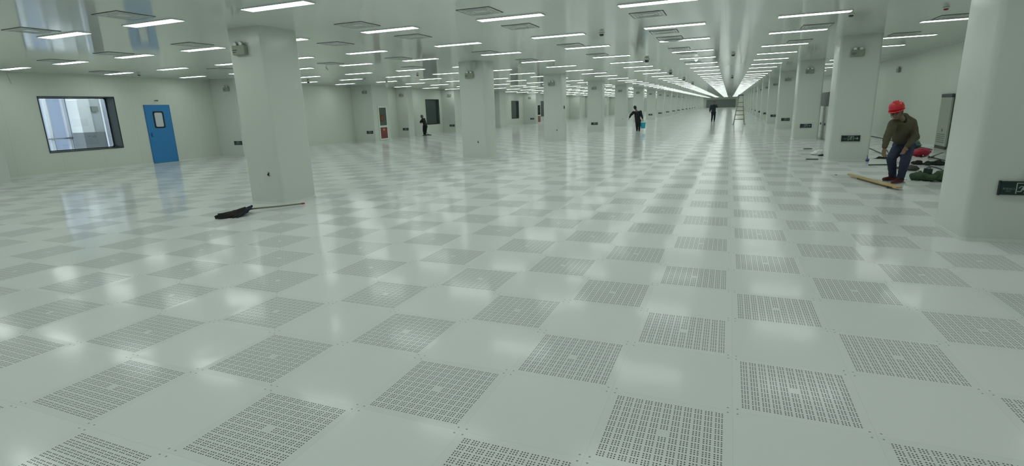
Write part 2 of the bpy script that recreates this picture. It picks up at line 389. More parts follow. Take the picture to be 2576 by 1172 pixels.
bm = bmesh.new(); lathe(bm, [(0.02, 0), (0.02, 0.04)], 12, (0.03, 9.66, 1.0)); box(bm, 0.018, 0.05, 9.645, 9.675, 0.93, 1.07, bev=0.004); obj('door_handle', bm, mat('blue_frame', (0.02, 0.15, 0.42), 0.3), d)
o = obj('door_stop', (lambda b: (tube(b, [(XL, 10.0, 2.15), (XL+0.04, 10.0, 2.15), (XL+0.06, 10.05, 2.13)], 0.012), tube(b, [(XL+0.03, 9.95, 2.14), (XL+0.03, 10.08, 2.16)], 0.01), b)[2])(bmesh.new()), M_dark)
tag(o, 'small dark metal fitting on the wall just above the blue door', 'fitting')

# ------------------------------------------------------------------ pillars
def pillar_mesh(w, dpt, r=0.06):
    bm = bmesh.new()
    prism(bm, rrect(w, dpt, r, 6), lambda a, b_: (a, b_, 0.0), lambda a, b_: (a, b_, H), smooth=True)
    for f in bm.faces:
        if abs(f.normal.z) > 0.5: f.smooth = False
    return bm
def trim_mesh(w, dpt, r=0.06, z0=0.0, z1=0.035, t=0.012):
    bm = bmesh.new()
    ring_prism(bm, rrect(w+2*t, dpt+2*t, r+t, 6), rrect(w-0.01, dpt-0.01, r, 6), lambda a, b_: (a, b_, z0), lambda a, b_: (a, b_, z1)); return bm
def auto_flat(o):
    me = o.data
    try:
        for p in me.polygons: p.use_smooth = True
        me.set_sharp_from_angle(angle=math.radians(30))
    except Exception: pass
def make_pillar(x0, x1, y0, y1, label, group):
    w, dp = x1-x0, y1-y0
    t = thing('pillar', label, 'pillar', ((x0+x1)/2, (y0+y1)/2, 0), group=group); t['kind'] = 'thing'
    o = obj('shaft', pillar_mesh(w, dp), M_pillar, t, True); auto_flat(o)
    obj('base_trim', trim_mesh(w, dp), M_trimw, t)
    return t
NP = 20
def py(i): return 4.15 + 7.98*i        # front face of pillar i
LEFT = []; RIGHT = []
p0 = make_pillar(-7.87, -7.12, py(0), py(0)+0.80, 'nearest pillar left of the central aisle, mop lying at its foot', 'pillars left of the central aisle')
LEFT.append(p0)
pL = make_pillar(-7.79, -6.95, py(1), py(1)+0.80, '', 'pillars left of the central aisle'); LEFT.append(pL)
for i in range(2, NP):
    c = copy_tree(pL); c.location.y = py(i)+0.4; LEFT.append(c)
for i, c in enumerate(LEFT[1:], 2):
    c['label'] = 'white round-cornered pillar, %s from the camera in the row left of the aisle' % ordinal(i)
pR = make_pillar(2.22, 3.06, 4.12, 4.92, 'large white pillar at the right edge, green box and exit sign on it', 'pillars right of the central aisle'); RIGHT.append(pR)
for i in range(1, NP):
    c = copy_tree(pR); c.location.y = py(i)+0.15+0.4; RIGHT.append(c)
    c['label'] = 'white round-cornered pillar, %s from the camera in the row right of the aisle' % ordinal(i+1)
# piers standing out of the left wall
PIERS = [(3.6, 5.0, -17.25), (12.2, 13.6, -17.25), (20.4, 21.8, -17.2), (24.45, 25.05, -17.75), (29.85, 30.5, -17.5), (36.9, 38.2, -17.2), (45.6, 47.0, -17.2)]
yy = 53.6
while yy < 160: PIERS.append((yy, yy+1.3, -17.2)); yy += 7.98
for i, (a, b_, x) in enumerate(PIERS):
    t = thing('wall_pier', 'white boxed pier on the left wall, %s from the left edge' % ordinal(i+1), 'pier', ((XL+x)/2+0.001, (a+b_)/2, 0), group='piers along the left wall'); t['kind'] = 'thing'
    if i == 0: t['label'] = 'white boxed pier at the left edge, before the bright window'
    if i == 1: t['label'] = 'white boxed pier right of the blue door, half behind the nearest pillar'
    if i == 2: t['label'] = 'white boxed pier on the left wall with a fire cabinet'
    bm = bmesh.new(); prism(bm, rrect(x-XL-0.002, b_-a, 0.005, 2), lambda p, q: (p, q, 0), lambda p, q: (p, q, H)); obj('shaft', bm, M_pillar, t)
    obj('base_trim', trim_mesh(x-XL-0.002, b_-a, 0.005), M_trimw, t, loc=(0.0125, 0, 0))

# ------------------------------------------------------------------ ceiling lights
M_diff = mat('lit_diffuser', (0.9, 0.9, 0.9), 0.5, emit=LAMP, es=LAMP_E)
M_lrim = mat('lamp_rim', (0.70, 0.73, 0.72), 0.4)
def light_frame_mesh():
    bm = bmesh.new(); t = 0.010
    ring_prism(bm, [(-t, -t), (LLEN+t, -t), (LLEN+t, LWID+t), (-t, LWID+t)], [(0, 0), (LLEN, 0), (LLEN, LWID), (0, LWID)],
               lambda a, b_: (a, b_, -0.016), lambda a, b_: (a, b_, 0.0)); return bm
def diff_box(bm, x, y, z, mi_e=0, mi_s=1):
    fs = box(bm, x, x+LLEN, y, y+LWID, z-0.012, z-0.001, mi_s); fs[0].material_index = mi_e
ROWS = [3.05, 5.57, 8.13, 10.53, 13.44, 15.93, 18.45, 20.91, 23.35, 26.4, 29.2, 31.5, 34.2, 37.05]
while ROWS[-1] < 163: ROWS.append(ROWS[-1]+2.63)
LNAME = {'A': 'first line right of the aisle', 'B': 'first line left of the aisle', 'C': 'second line left of the aisle',
         'D': 'third line left of the aisle', 'E': 'first line beyond the left pillars', 'F': 'second line beyond the left pillars',
         'G': 'third line beyond the left pillars', 'H': 'fourth line beyond the left pillars', 'I': 'line along the left wall', 'Z': 'line along the right wall'}
START = {'A': 2, 'B': 1, 'C': 1, 'D': 0, 'E': 0, 'F': 0, 'G': 1, 'H': 1, 'I': 1, 'Z': 3}
proto = thing('ceiling_light', '', 'ceiling light', (0, -50, H), group='strip ceiling lights')
obj('light_frame', light_frame_mesh(), M_lrim, proto)
bm = bmesh.new(); diff_box(bm, 0, 0, 0); obj('diffuser', bm, [M_diff, M_lrim], proto)
cand = []
for k, x in LX.items():
    n = 0
    for r, y in enumerate(ROWS):
        if r < START[k]: continue
        if k == 'I' and any(a-0.3 < y < b_+0.1 for a, b_, _ in PIERS): continue
        if k == 'E':
            for i in range(NP):
                if py(i)-LWID-0.03 < y < py(i)+0.83: y = py(i)+0.86
        n += 1; cand.append((r, k, n, x, y))
cand.sort(key=lambda c: c[4]+0.45*abs(c[3]))
used = False
far = bmesh.new(); nfar = 0
# one mesh of frame and diffuser for lights too small to show their parts
bm = bmesh.new(); diff_box(bm, 0, 0, 0)
small = bpy.data.meshes.new('ceiling_light'); bm.to_mesh(small); bm.free(); small.materials.append(M_diff); small.materials.append(M_lrim)
for idx, (r, k, n, x, y) in enumerate(cand):
    if idx < 296:
        if r < 14:
            o = proto if not used else copy_tree(proto); used = True
        else:
            o = bpy.data.objects.new('ceiling_light', small); COL.objects.link(o); o['category'] = 'ceiling light'; o['group'] = 'strip ceiling lights'
        o.location = (x, y, H)
        o['label'] = 'lit ceiling strip light, %s in the %s' % (ordinal(n), LNAME[k])
    else:
        diff_box(far, x, y, H); nfar += 1
o = obj('ceiling_light', far, [M_diff, M_lrim]); tag(o, 'mass of tiny lit ceiling lights merging toward the far end', 'ceiling lights', kind='stuff')

# ------------------------------------------------------------------ ceiling air diffusers
M_vent = mat('vent_panel', (0.60, 0.64, 0.60), 0.2)
M_ventd = mat('vent_gap', (0.05, 0.06, 0.05), 0.6)
S = 0.53
def vent_proto():
    t = thing('ceiling_diffuser', '', 'air diffuser', (0, 0, H), group='square ceiling air diffusers')
    bm = bmesh.new()
    ring_prism(bm, [(0, 0), (S, 0), (S, S), (0, S)], [(0.009, 0.009), (S-0.009, 0.009), (S-0.009, S-0.009), (0.009, S-0.009)], lambda a, b_: (a, b_, -0.007), lambda a, b_: (a, b_, 0)); obj('edge_gap', bm, M_ventd, t)
    bm = bmesh.new(); box(bm, 0.010, S-0.010, 0.010, S-0.010, -0.006, 0); obj('panel', bm, M_vent, t)
    bm = bmesh.new()
    for k in (1, 2, 3):
        q = S/2-0.05*k
        ring_prism(bm, rrect(2*q, 2*q, 0.01, 1), rrect(2*q-0.03, 2*q-0.03, 0.01, 1), lambda a, b_: (S/2+a, S/2+b_, -0.009), lambda a, b_: (S/2+a, S/2+b_, -0.006))
    obj('louvre_rings', bm, mat('vent_louvre', (0.50, 0.53, 0.50), 0.4), t); return t
VENTS = [(-8.2, 2.33, 'left of the nearest pillar, before the second light line'), (-10.55, 2.4, 'above the bright window, nearest the left edge'),
 (-6.12, 4.72, 'right of the nearest pillar head'), (-3.88, 4.70, 'top centre, touching the large strip light'), (-3.9, 6.42, 'just right of the top centre one'),
 (-6.12, 6.40, 'one row behind the one beside the pillar head'), (-1.68, 6.42, 'outlined by a thin dark edge at the top of the aisle'), (-7.98, 6.37, 'right of the nearest pillar, farther back'),
 (-10.2, 4.85, 'left of the nearest pillar, second row'), (-12.7, 4.9, 'above the bright window, right side'), (-14.95, 5.0, 'above the bright window, farther back'), (-17.3, 7.4, 'nearest the left wall above the bright window'),
 (-1.68, 8.75, 'behind the second light left of the aisle centre'), (-1.68, 9.87, 'with white film hanging below it'), (1.15, 9.75, 'above the right aisle lights, nearest'), (-3.92, 9.75, 'third row, second line left of the aisle'),
 (-6.2, 9.86, 'in front of the second left pillar head'), (3.40, 9.9, 'nearest, in the right side bay'), (1.15, 12.6, 'above the right aisle lights, farther back'), (-1.69, 12.42, 'left aisle line, fourth row'),
 (-3.92, 12.5, 'second line left of the aisle, fourth row'), (-6.1, 12.6, 'beside the second left pillar head'), (-1.62, 14.0, 'left aisle line, fifth row'), (-1.67, 17.65, 'left aisle line, sixth row'),
 (3.3, 12.6, 'second in the right side bay'), (-8.7, 9.7, 'beyond the left pillars, third row'), (-11.0, 9.7, 'beyond the left pillars, in the second line, third row'), (-10.0, 12.4, 'beyond the left pillars, fourth row'), (-12.3, 8.9, 'above the blue door'), (-14.4, 8.9, 'above and left of the blue door')]
vp = vent_proto()
for i, (x, y, w) in enumerate(VENTS):
    o = vp if i == 0 else copy_tree(vp); o.location = (x, y, H)
    o['label'] = 'square ceiling air diffuser ' + w

# ------------------------------------------------------------------ smoke detectors
def detector(x, y, red, label, s=1.0):
    t = thing('smoke_detector', label, 'smoke detector', (x, y, H), group='ceiling detectors')
    bm = bmesh.new(); lathe(bm, [(0.055*s, -0.001), (0.055*s, -0.02), (0.045*s, -0.03)], 20); obj('base', bm, M_white, t)
    bm = bmesh.new(); lathe(bm, [(0.042*s, -0.03), (0.045*s, -0.045*s), (0.032*s, -0.065*s), (0.008, -0.07*s)], 20); obj('sensor_dome', bm, mat('red_cap', (0.28, 0.02, 0.03), 0.4) if red else mat('grey_cap', (0.06, 0.07, 0.07), 0.4), t)
detector(-17.3, 8.82, True, 'red capped ceiling detector above the blue door', 0.85)
detector(-11.44, 15.68, True, 'red capped ceiling detector above the dark wall window', 0.95)
detector(3.13, 8.78, True, 'red capped ceiling detector near the right edge pillar', 0.8)
detector(-2.66, 15.44, False, 'dark ceiling detector left of the aisle, nearest', 1.5)
detector(-2.70, 23.32, False, 'dark ceiling detector left of the aisle, second', 1.6)
detector(-2.70, 31.2, False, 'dark ceiling detector left of the aisle, third', 1.6)
detector(-2.70, 39.2, False, 'dark ceiling detector left of the aisle, fourth', 1.6)
detector(-2.55, 8.36, False, 'grey ceiling detector in front of the left aisle lights', 1.0)
detector(-0.09, 15.43, False, 'grey ceiling detector on the aisle centre line, nearest', 1.1)
detector(-0.05, 31.5, False, 'grey ceiling detector on the aisle centre line, far one', 1.4)
detector(-16.83, 15.6, False, 'dark ceiling detector just right of the nearest pillar', 1.2)
detector(1.75, 8.6, False, 'dark ceiling detector at the top right before the second right pillar', 0.9)

# ------------------------------------------------------------------ emergency twin lamps
M_emb = mat('emergency_beige', (0.30, 0.34, 0.27), 0.45); M_lens = mat('lamp_lens', (0.75, 0.78, 0.76), 0.1, spec=0.8)
M_gbeige = mat('emergency_pale', (0.40, 0.43, 0.39), 0.4)
def emergency():
    t = thing('emergency_light', '', 'emergency light', (0, 0, 0), group='twin head emergency lights')
    bm = bmesh.new(); box(bm, -0.135, 0.135, -0.075, -0.002, -0.10, 0.05, bev=0.012); obj('housing', bm, M_emb, t)
    bm = bmesh.new(); box(bm, -0.12, -0.03, -0.080, -0.075, -0.03, -0.02); box(bm, -0.12, -0.05, -0.080, -0.075, -0.06, -0.052); obj('label_strip', bm, M_dark, t)
    for s in (-1, 1):
        bm = bmesh.new()
        prof = [(0.014, 0), (0.034, 0.012), (0.042, 0.05)]
        lathe(bm, prof, 16); bmesh.ops.rotate(bm, verts=bm.verts, cent=(0, 0, 0), matrix=Matrix.Rotation(math.radians(105), 3, 'X') @ Matrix.Rotation(0, 3, 'Y'))
        bmesh.ops.translate(bm, verts=bm.verts, vec=(0.062*s, -0.02, 0.082)); tube(bm, [(0.062*s, -0.03, 0.045), (0.062*s, -0.03, 0.085)], 0.012)
        h = obj('lamp_head', bm, M_gbeige, t)
        bm = bmesh.new(); lathe(bm, [(0.038, 0.0), (0.030, 0.006)], 16); bmesh.ops.rotate(bm, verts=bm.verts, cent=(0, 0, 0), matrix=Matrix.Rotation(math.radians(105), 3, 'X')); bmesh.ops.translate(bm, verts=bm.verts, vec=(0.062*s, -0.070, 0.069)); obj('lens', bm, M_lens, h)
    return t
em = emergency(); emused = False
def place_em(x, y, z, label, rz=0.0):
    global emused
    o = em if not emused else copy_tree(em); emused = True
    o.location = (x, y, z); o.rotation_euler = (0, 0, rz); o['label'] = label
place_em(-7.575, py(0), 2.58, 'beige twin emergency light high on the nearest left pillar')
for i in range(1, 12): place_em(-7.40, py(i), 2.52, 'twin emergency light on the %s pillar left of the aisle' % ordinal(i+1))
for i in range(1, 9): place_em(2.575, py(i)+0.15, 2.52, 'twin emergency light on the %s pillar right of the aisle' % ordinal(i+1))
place_em(-17.62, 12.2, 2.56, 'twin emergency light on the wall pier right of the blue door')
place_em(-17.62, 20.4, 2.58, 'twin emergency light on the fire cabinet pier')
place_em(-18.1, 24.45, 2.50, 'twin emergency light left above the mopping person')
place_em(-17.85, 29.85, 2.55, 'twin emergency light right of the dark window by the mopping person')
place_em(-17.80, 45.6, 2.50, 'small twin emergency light on the far left wall pier')
place_em(XR, 21.3, 2.45, 'twin emergency light on the right wall above the worker', PI/2*-1)

# ------------------------------------------------------------------ exit signs
M_sign = mat('exit_sign_face', (0.010, 0.030, 0.028), 0.3); M_sedge = mat('exit_sign_frame', (0.012, 0.016, 0.024), 0.35)
M_glyph = mat('exit_sign_glyph', (0.34, 0.44, 0.38), 0.4)
def seg(bm, a, b_, w, y=-0.0335):
    a = Vector((a[0], a[1])); b_ = Vector((b_[0], b_[1])); d_ = (b_-a).normalized(); n = Vector((-d_.y, d_.x))*w/2; e = d_*w*0.25
    pts = [a-e-n, b_+e-n, b_+e+n, a-e+n]
    prism(bm, [(p.x, p.y) for p in pts], lambda p, q: (p, y+0.002, q), lambda p, q: (p, y, q))
def man_glyph(cx):
    bm = bmesh.new(); s = 1.0
    # door frame
    seg(bm, (cx-0.055, -0.052), (cx-0.055, 0.052), 0.008); seg(bm, (cx-0.055, 0.052), (cx+0.055, 0.052), 0.008); seg(bm, (cx+0.055, 0.052), (cx+0.055, -0.052), 0.008)
    # running figure
    prism(bm, [(cx+0.014+0.010*math.cos(2*PI*k/10), 0.034+0.010*math.sin(2*PI*k/10)) for k in range(10)], lambda p, q: (p, -0.0315, q), lambda p, q: (p, -0.0335, q))
    seg(bm, (cx+0.006, 0.020), (cx-0.008, -0.008), 0.016); seg(bm, (cx+0.004, 0.018), (cx-0.022, 0.020), 0.007); seg(bm, (cx-0.022, 0.020), (cx-0.036, 0.004), 0.007)
    seg(bm, (cx+0.010, 0.016), (cx+0.026, 0.004), 0.007); seg(bm, (cx+0.026, 0.004), (cx+0.040, 0.012), 0.007)
    seg(bm, (cx-0.006, -0.008), (cx+0.016, -0.020), 0.009); seg(bm, (cx+0.016, -0.020), (cx+0.008, -0.046), 0.008)
    seg(bm, (cx-0.010, -0.008), (cx-0.018, -0.030), 0.009); seg(bm, (cx-0.018, -0.030), (cx-0.044, -0.032), 0.008)
    return bm
def exit_sign(detail=True):
    t = thing('exit_sign', '', 'exit sign', (0, 0, 0), group='green exit signs on pillars')
    bm = bmesh.new(); box(bm, -0.185, 0.185, -0.028, -0.001, -0.068, 0.068, bev=0.004); box(bm, -0.190, -0.178, -0.032, 0, -0.073, 0.073); box(bm, 0.178, 0.190, -0.032, 0, -0.073, 0.073); obj('sign_housing', bm, M_sedge, t)
    bm = bmesh.new(); box(bm, -0.176, 0.176, -0.0315, -0.026, -0.062, 0.062); obj('sign_face', bm, M_sign, t)
    obj('running_man_symbol', man_glyph(0.0), M_glyph, t)
    bm = bmesh.new(); seg(bm, (0.075, 0.0), (0.135, 0.0), 0.012); seg(bm, (0.150, 0.0), (0.122, 0.024), 0.011); seg(bm, (0.150, 0.0), (0.122, -0.024), 0.011); obj('arrow_symbol', bm, M_glyph, t)
    if detail:
        for txt, zz, sz in (('\u5b89\u5168\u51fa\u53e3', -0.014, 0.024), ('EXIT', -0.036, 0.018)):
            cu = bpy.data.curves.new('sign_text', 'FONT'); cu.body = txt; cu.size = sz; cu.align_x = 'CENTER'; cu.extrude = 0.0008
            to = bpy.data.objects.new('sign_text', cu); COL.objects.link(to)
            dg = bpy.context.evaluated_depsgraph_get(); me = bpy.data.meshes.new_from_object(to.evaluated_get(dg)); bpy.data.objects.remove(to)
            me.materials.clear(); me.materials.append(mat('sign_small_print', (0.20, 0.27, 0.24), 0.5))
            to = bpy.data.objects.new('sign_text', me); COL.objects.link(to); to.parent = t; to.location = (-0.115, -0.0330, zz); to.rotation_euler = (PI/2, 0, 0)
    return t
sg = exit_sign(); sgused = False
def place_sign(x, y, z, label, rz=0.0):
    global sgused
    o = sg if not sgused else copy_tree(sg); sgused = True
    o.location = (x, y, z); o.rotation_euler = (0, 0, rz); o['label'] = label
place_sign(2.635, 4.12, 0.565, 'large dark green exit sign on the right edge pillar below the green box')
place_sign(2.64, py(1)+0.15, 0.545, 'exit sign with running man and arrow on the second right pillar')
for i in range(2, 12):
    place_sign(2.62, py(i)+0.15, 0.52, 'exit sign on the %s pillar right of the aisle' % ordinal(i+1))
place_sign(-7.36, py(3), 0.50, 'exit sign on the fourth pillar left of the aisle')
for i in range(5, 16): place_sign(-7.36, py(i), 0.50, 'exit sign on the %s pillar left of the aisle' % ordinal(i+1))
place_sign(-17.45, 12.2, 0.54, 'exit sign low on the wall pier right of the blue door')
place_sign(-17.52, 20.4, 0.52, 'exit sign low on the fire cabinet pier')
place_sign(-17.98, 24.45, 0.50, 'exit sign low on the wall left of the mopping person')
place_sign(-17.76, 29.85, 0.50, 'exit sign low on the wall right of the dark window')
place_sign(-17.6, 45.6, 0.50, 'exit sign on the far left wall pier between dark windows')
place_sign(XL, 33.5, 0.5, 'small dark exit sign on the left wall before a far pier', -PI/2*-1)
# green snack box on top of the near sign
t = thing('cardboard_box', 'small green printed box standing on the exit sign at the right edge', 'box', (2.735, 4.12-0.002, 0.639))
bm = bmesh.new(); box(bm, -0.085, 0.085, -0.052, -0.002, 0, 0.098, bev=0.002); obj('box_body', bm, mat('green_print', (0.035, 0.24, 0.07), 0.35, var=0.5, vscale=25), t)
bm = bmesh.new(); prism(bm, [(-0.022+0.018*math.cos(2*PI*k/16), 0.055+0.022*math.sin(2*PI*k/16)) for k in range(16)], lambda p, q: (p, -0.052, q), lambda p, q: (p, -0.0535, q)); obj('printed_picture', bm, mat('orange_print', (0.45, 0.14, 0.06), 0.4, var=0.5, vscale=60), t)
bm = bmesh.new(); box(bm, -0.08, 0.08, -0.0535, -0.0521, 0.086, 0.095); obj('printed_band', bm, mat('pale_green_print', (0.30, 0.50, 0.30), 0.4), t)

# ------------------------------------------------------------------ wire hooks on pillars, switches
def hook(x, y, z, label):
    t = thing('wire_stub', label, 'wire stub', (x, y, z), group='dark wire stubs on left pillars')
    bm = bmesh.new(); tube(bm, [(0.013*math.cos(a/8*2*PI), -0.006, 0.016+0.013*math.sin(a/8*2*PI)) for a in range(9)], 0.004, 6)
    obj('wire_loop', bm, M_dark, t)
    bm = bmesh.new(); tube(bm, [(0, 0, 0), (-0.006, -0.02, -0.012), (0.01, -0.022, -0.028), (0.03, -0.018, -0.034)], [0.013, 0.013, 0.008, 0.004], 8); obj('plug_end', bm, M_black, t)
hook(-7.36, py(0), 0.53, 'dark wire stub sticking out of the nearest left pillar')
hook(-7.22, py(1), 0.53, 'dark wire stub on the second left pillar')
hook(-7.17, py(2), 0.51, 'dark wire stub on the third left pillar')
hook(-7.2, py(4), 0.55, 'dark wire stub on the fifth left pillar')
t = thing('wall_switch', 'small dark switch on the side of the third left pillar', 'switch', (-6.95, py(2)+0.4, 1.48))
bm = bmesh.new(); box(bm, 0, 0.02, -0.05, 0.05, -0.07, 0.07, bev=0.004); obj('switch_plate', bm, M_dark, t)
bm = bmesh.new(); box(bm, 0.02, 0.028, -0.02, 0.02, -0.03, 0.03); obj('switch_rocker', bm, M_black, t)
o = obj('socket', (lambda b: (box(b, XL, XL+0.03, 31.2, 31.35, 2.1, 2.22, bev=0.005), b)[1])(bmesh.new()), M_dark); tag(o, 'small dark socket on the left wall beyond the dark window', 'socket')
t = thing('power_plug', 'small blue plug at the foot of the second right pillar', 'plug', (3.03, py(1)+0.10, 0.0))
bm = bmesh.new(); lathe(bm, [(0.02, 0), (0.034, 0.012), (0.034, 0.05), (0.018, 0.065)], 14); obj('plug_body', bm, mat('blue_plastic', (0.05, 0.07, 0.35), 0.4), t)
bm = bmesh.new(); tube(bm, [(0, 0, 0.06), (0.0, 0.02, 0.10), (0.0, 0.06, 0.14)], 0.006); obj('plug_cord', bm, M_dark, t)

# ------------------------------------------------------------------ fire cabinets on piers
def fire_cabinet(x, y0, y1, label):
    t = thing('fire_cabinet', label, 'fire cabinet', (x, 0, 0))
    bm = bmesh.new()
    for (a, b_, c, d_) in ((y0-0.08, y1+0.08, 1.76, 1.84), (y0-0.08, y0, 0.16, 1.76), (y1, y1+0.08, 0.16, 1.76), (y0, y1, 0.74, 0.84), (y0-0.08, y1+0.08, 0.08, 0.16)): box(bm, 0.001, 0.035, a, b_, c, d_, bev=0.003)
    obj('cabinet_frame', bm, M_trimw, t)
    bm = bmesh.new(); box(bm, 0.001, 0.006, y0, y1, 0.84, 1.76); obj('upper_recess', bm, mat('cabinet_grey', (0.20, 0.22, 0.21), 0.5), t)
    bm = bmesh.new(); lathe(bm, [(0.15, 0), (0.17, 0.01), (0.13, 0.02), (0.05, 0.022)], 20)
    bmesh.ops.rotate(bm, verts=bm.verts, cent=(0, 0, 0), matrix=Matrix.Rotation(PI/2, 3, 'Y')); bmesh.ops.translate(bm, verts=bm.verts, vec=(0.007, (y0+y1)/2-0.05, 1.22)); obj('hose_reel', bm, mat('orange_hose', (0.50, 0.16, 0.05), 0.5), t)
    bm = bmesh.new(); box(bm, 0.001, 0.03, y0, y1, 0.16, 0.74); dr = obj('lower_door', bm, mat('red_brown_door', (0.20, 0.035, 0.03), 0.35), t)
    bm = bmesh.new(); prism(bm, [(0.07*math.cos(2*PI*k/6), 0.07*math.sin(2*PI*k/6)) for k in range(6)], lambda p, q: (0.030, (y0+y1)/2+p, 0.62+q), lambda p, q: (0.034, (y0+y1)/2+p, 0.62+q)); obj('yellow_emblem', bm, mat('yellow_emblem', (0.60, 0.32, 0.04), 0.4), dr)
    bm = bmesh.new(); box(bm, 0.030, 0.036, y0, y1, 0.84, 1.76); obj('upper_glass', bm, glass_mat('cabinet_glass', (0.85, 0.88, 0.86), 0.1, 1.15), t)
fire_cabinet(-17.2, 20.85, 21.45, 'glazed fire hose cabinet with red lower door on the wall pier')
fire_cabinet(-17.2, 46.0, 46.8, 'tiny far fire cabinet beside the last visible dark windows')
# dark box added where the far left wall has a tall dark opening
o = obj('dark_opening', (lambda b: (box(b, XL+0.01, XL+0.2, 72.0, 73.6, 0.35, 2.0, bev=0.01), b)[1])(bmesh.new()), mat('olive_grey', (0.10, 0.12, 0.10), 0.4)); tag(o, 'dark narrow opening on the far left wall behind the fourth pillar', 'cabinet')
# tall cabinet on the right wall
t = thing('air_cabinet', 'tall grey-green cabinet on the right wall behind the worker', 'cabinet', (XR-0.02, 16.0, 0))
MC = mat('grey_green_cabinet', (0.36, 0.40, 0.33), 0.35)
bm = bmesh.new(); box(bm, -0.05, 0.0, -0.38, 0.42, 0.08, 1.42, bev=0.01); obj('cabinet_body', bm, MC, t)
bm = bmesh.new(); box(bm, -0.055, 0.0, -0.38, 0.42, 1.42, 1.52, bev=0.008); obj('header_strip', bm, mat('slate_header', (0.045, 0.06, 0.075), 0.35), t)
bm = bmesh.new()
for k in range(5): box(bm, -0.056, -0.045, -0.26, 0.30, 0.18+k*0.055, 0.195+k*0.055)
obj('grille_slats', bm, mat('slat_dark', (0.16, 0.19, 0.15), 0.5), t)
bm = bmesh.new(); prism(bm, [(0.035*math.cos(2*PI*k/12), 0.045*math.sin(2*PI*k/12)) for k in range(12)], lambda p, q: (-0.045, 0.0+p, 0.52+q), lambda p, q: (-0.056, 0.0+p, 0.52+q)); obj('round_logo', bm, mat('slat_dark', (0.1, 0.1, 0.1)), t)
bm = bmesh.new(); box(bm, -0.05, 0.0, -0.37, 0.41, 0.0, 0.08); obj('plinth', bm, mat('plinth_brown', (0.07, 0.07, 0.055), 0.5), t)

# ------------------------------------------------------------------ voxel-blended solids for bodies and soft things
def capsule(bm, p0, p1, r0, r1, seg=14, flat=None):
    p0 = Vector(p0); p1 = Vector(p1); t = p1-p0; L = t.length; t = t.normalized() if L > 1e-6 else Vector((0, 0, 1))
    if flat: x = (Vector(flat[0]) - t*Vector(flat[0]).dot(t)).normalized(); k = flat[1]
    else: x = t.orthogonal().normalized(); k = 1.0
    y = t.cross(x).normalized(); rings = []
    st = [(-math.cos(a*PI/8)*r0, math.sin(a*PI/8)*r0, 0) for a in (1, 2, 3, 4)]
    prof = [(p0 + t*(-math.cos(a*PI/8)*r0), math.sin(a*PI/8)*r0) for a in (1, 2, 3, 4)] + [(p1 + t*(math.sin(a*PI/8)*r1), math.cos(a*PI/8)*r1) for a in (0, 1, 2, 3)]
    for c, r in prof: rings.append([bm.verts.new(c + x*r*math.cos(2*PI*q/seg) + y*r*k*math.sin(2*PI*q/seg)) for q in range(seg)])
    for i in range(len(rings)-1):
        for q in range(seg): bm.faces.new((rings[i][q], rings[i][(q+1) % seg], rings[i+1][(q+1) % seg], rings[i+1][q]))
    bm.faces.new(rings[0][::-1]); bm.faces.new(rings[-1])
def ellipsoid(bm, c, r, M3=None, seg=20):
    mm = Matrix.Translation(Vector(c)) @ ((M3.to_4x4()) if M3 else Matrix.Identity(4)) @ Matrix.Diagonal((*r, 1))
    bmesh.ops.create_uvsphere(bm, u_segments=seg, v_segments=seg//2, radius=1.0, matrix=mm)
def solid(name, bm, m_, parent=None, vox=0.01, smooth=4, wrinkle=0.0, wscale=9.0):
    'merge overlapping closed shapes into one continuous surface'
    bmesh.ops.recalc_face_normals(bm, faces=bm.faces)
    o = obj(name, bm, m_, None)
    md = o.modifiers.new('r', 'REMESH'); md.mode = 'VOXEL'; md.voxel_size = vox; md.use_smooth_shade = True
    if smooth: sm = o.modifiers.new('s', 'SMOOTH'); sm.iterations = smooth; sm.factor = 0.5
    dg = bpy.context.evaluated_depsgraph_get(); me = bpy.data.meshes.new_from_object(o.evaluated_get(dg)); old = o.data
    o.modifiers.clear(); o.data = me; bpy.data.meshes.remove(old); me.name = name
    if wrinkle:
        for v in me.vertices:
            q = noise.noise(Vector((v.co.x*wscale, v.co.y*wscale, v.co.z*wscale*1.6)))
            v.co += v.normal*q*wrinkle
    for p in me.polygons: p.use_smooth = True
    if parent: o.parent = parent
    return o
def hand(bm, wrist, tip, palm_n, side, s=1.0, curl=0.5):
    'palm, four unequal fingers and a thumb from wrist towards tip; palm_n faces out of the palm'
    wrist = Vector(wrist); d_ = (Vector(tip)-wrist).normalized(); n = Vector(palm_n); n = (n-d_*n.dot(d_)).normalized(); w = d_.cross(n)*side
    capsule(bm, wrist-d_*0.02*s, wrist+d_*0.03*s, 0.024*s, 0.028*s)
    ellipsoid(bm, wrist+d_*0.055*s, (0.040*s, 0.048*s, 0.018*s), Matrix((w, d_, n)).transposed())
    for k, L in enumerate((0.066, 0.074, 0.070, 0.056)):
        b0 = wrist + d_*0.088*s + w*(0.030-0.019*k)*s
        m1 = b0 + (d_*math.cos(curl*0.5)+n*math.sin(curl*0.5))*L*0.5*s
        m2 = m1 + (d_*math.cos(curl*1.4)+n*math.sin(curl*1.4))*L*0.5*s
        capsule(bm, b0, m1, 0.0095*s, 0.0088*s, 8); capsule(bm, m1, m2, 0.0088*s, 0.0072*s, 8)
    t0 = wrist + d_*0.03*s + w*0.028*s; t1 = t0 + (d_*0.6+w*0.75+n*0.2).normalized()*0.035*s; t2 = t1 + (d_*0.95+w*0.15+n*0.45).normalized()*0.030*s
    capsule(bm, t0, t1, 0.012*s, 0.0105*s, 8); capsule(bm, t1, t2, 0.0105*s, 0.008*s, 8)
SKIN = mat('skin_tan', (0.22, 0.13, 0.088), 0.55)
HAIR = mat('black_hair', (0.012, 0.011, 0.012), 0.6)
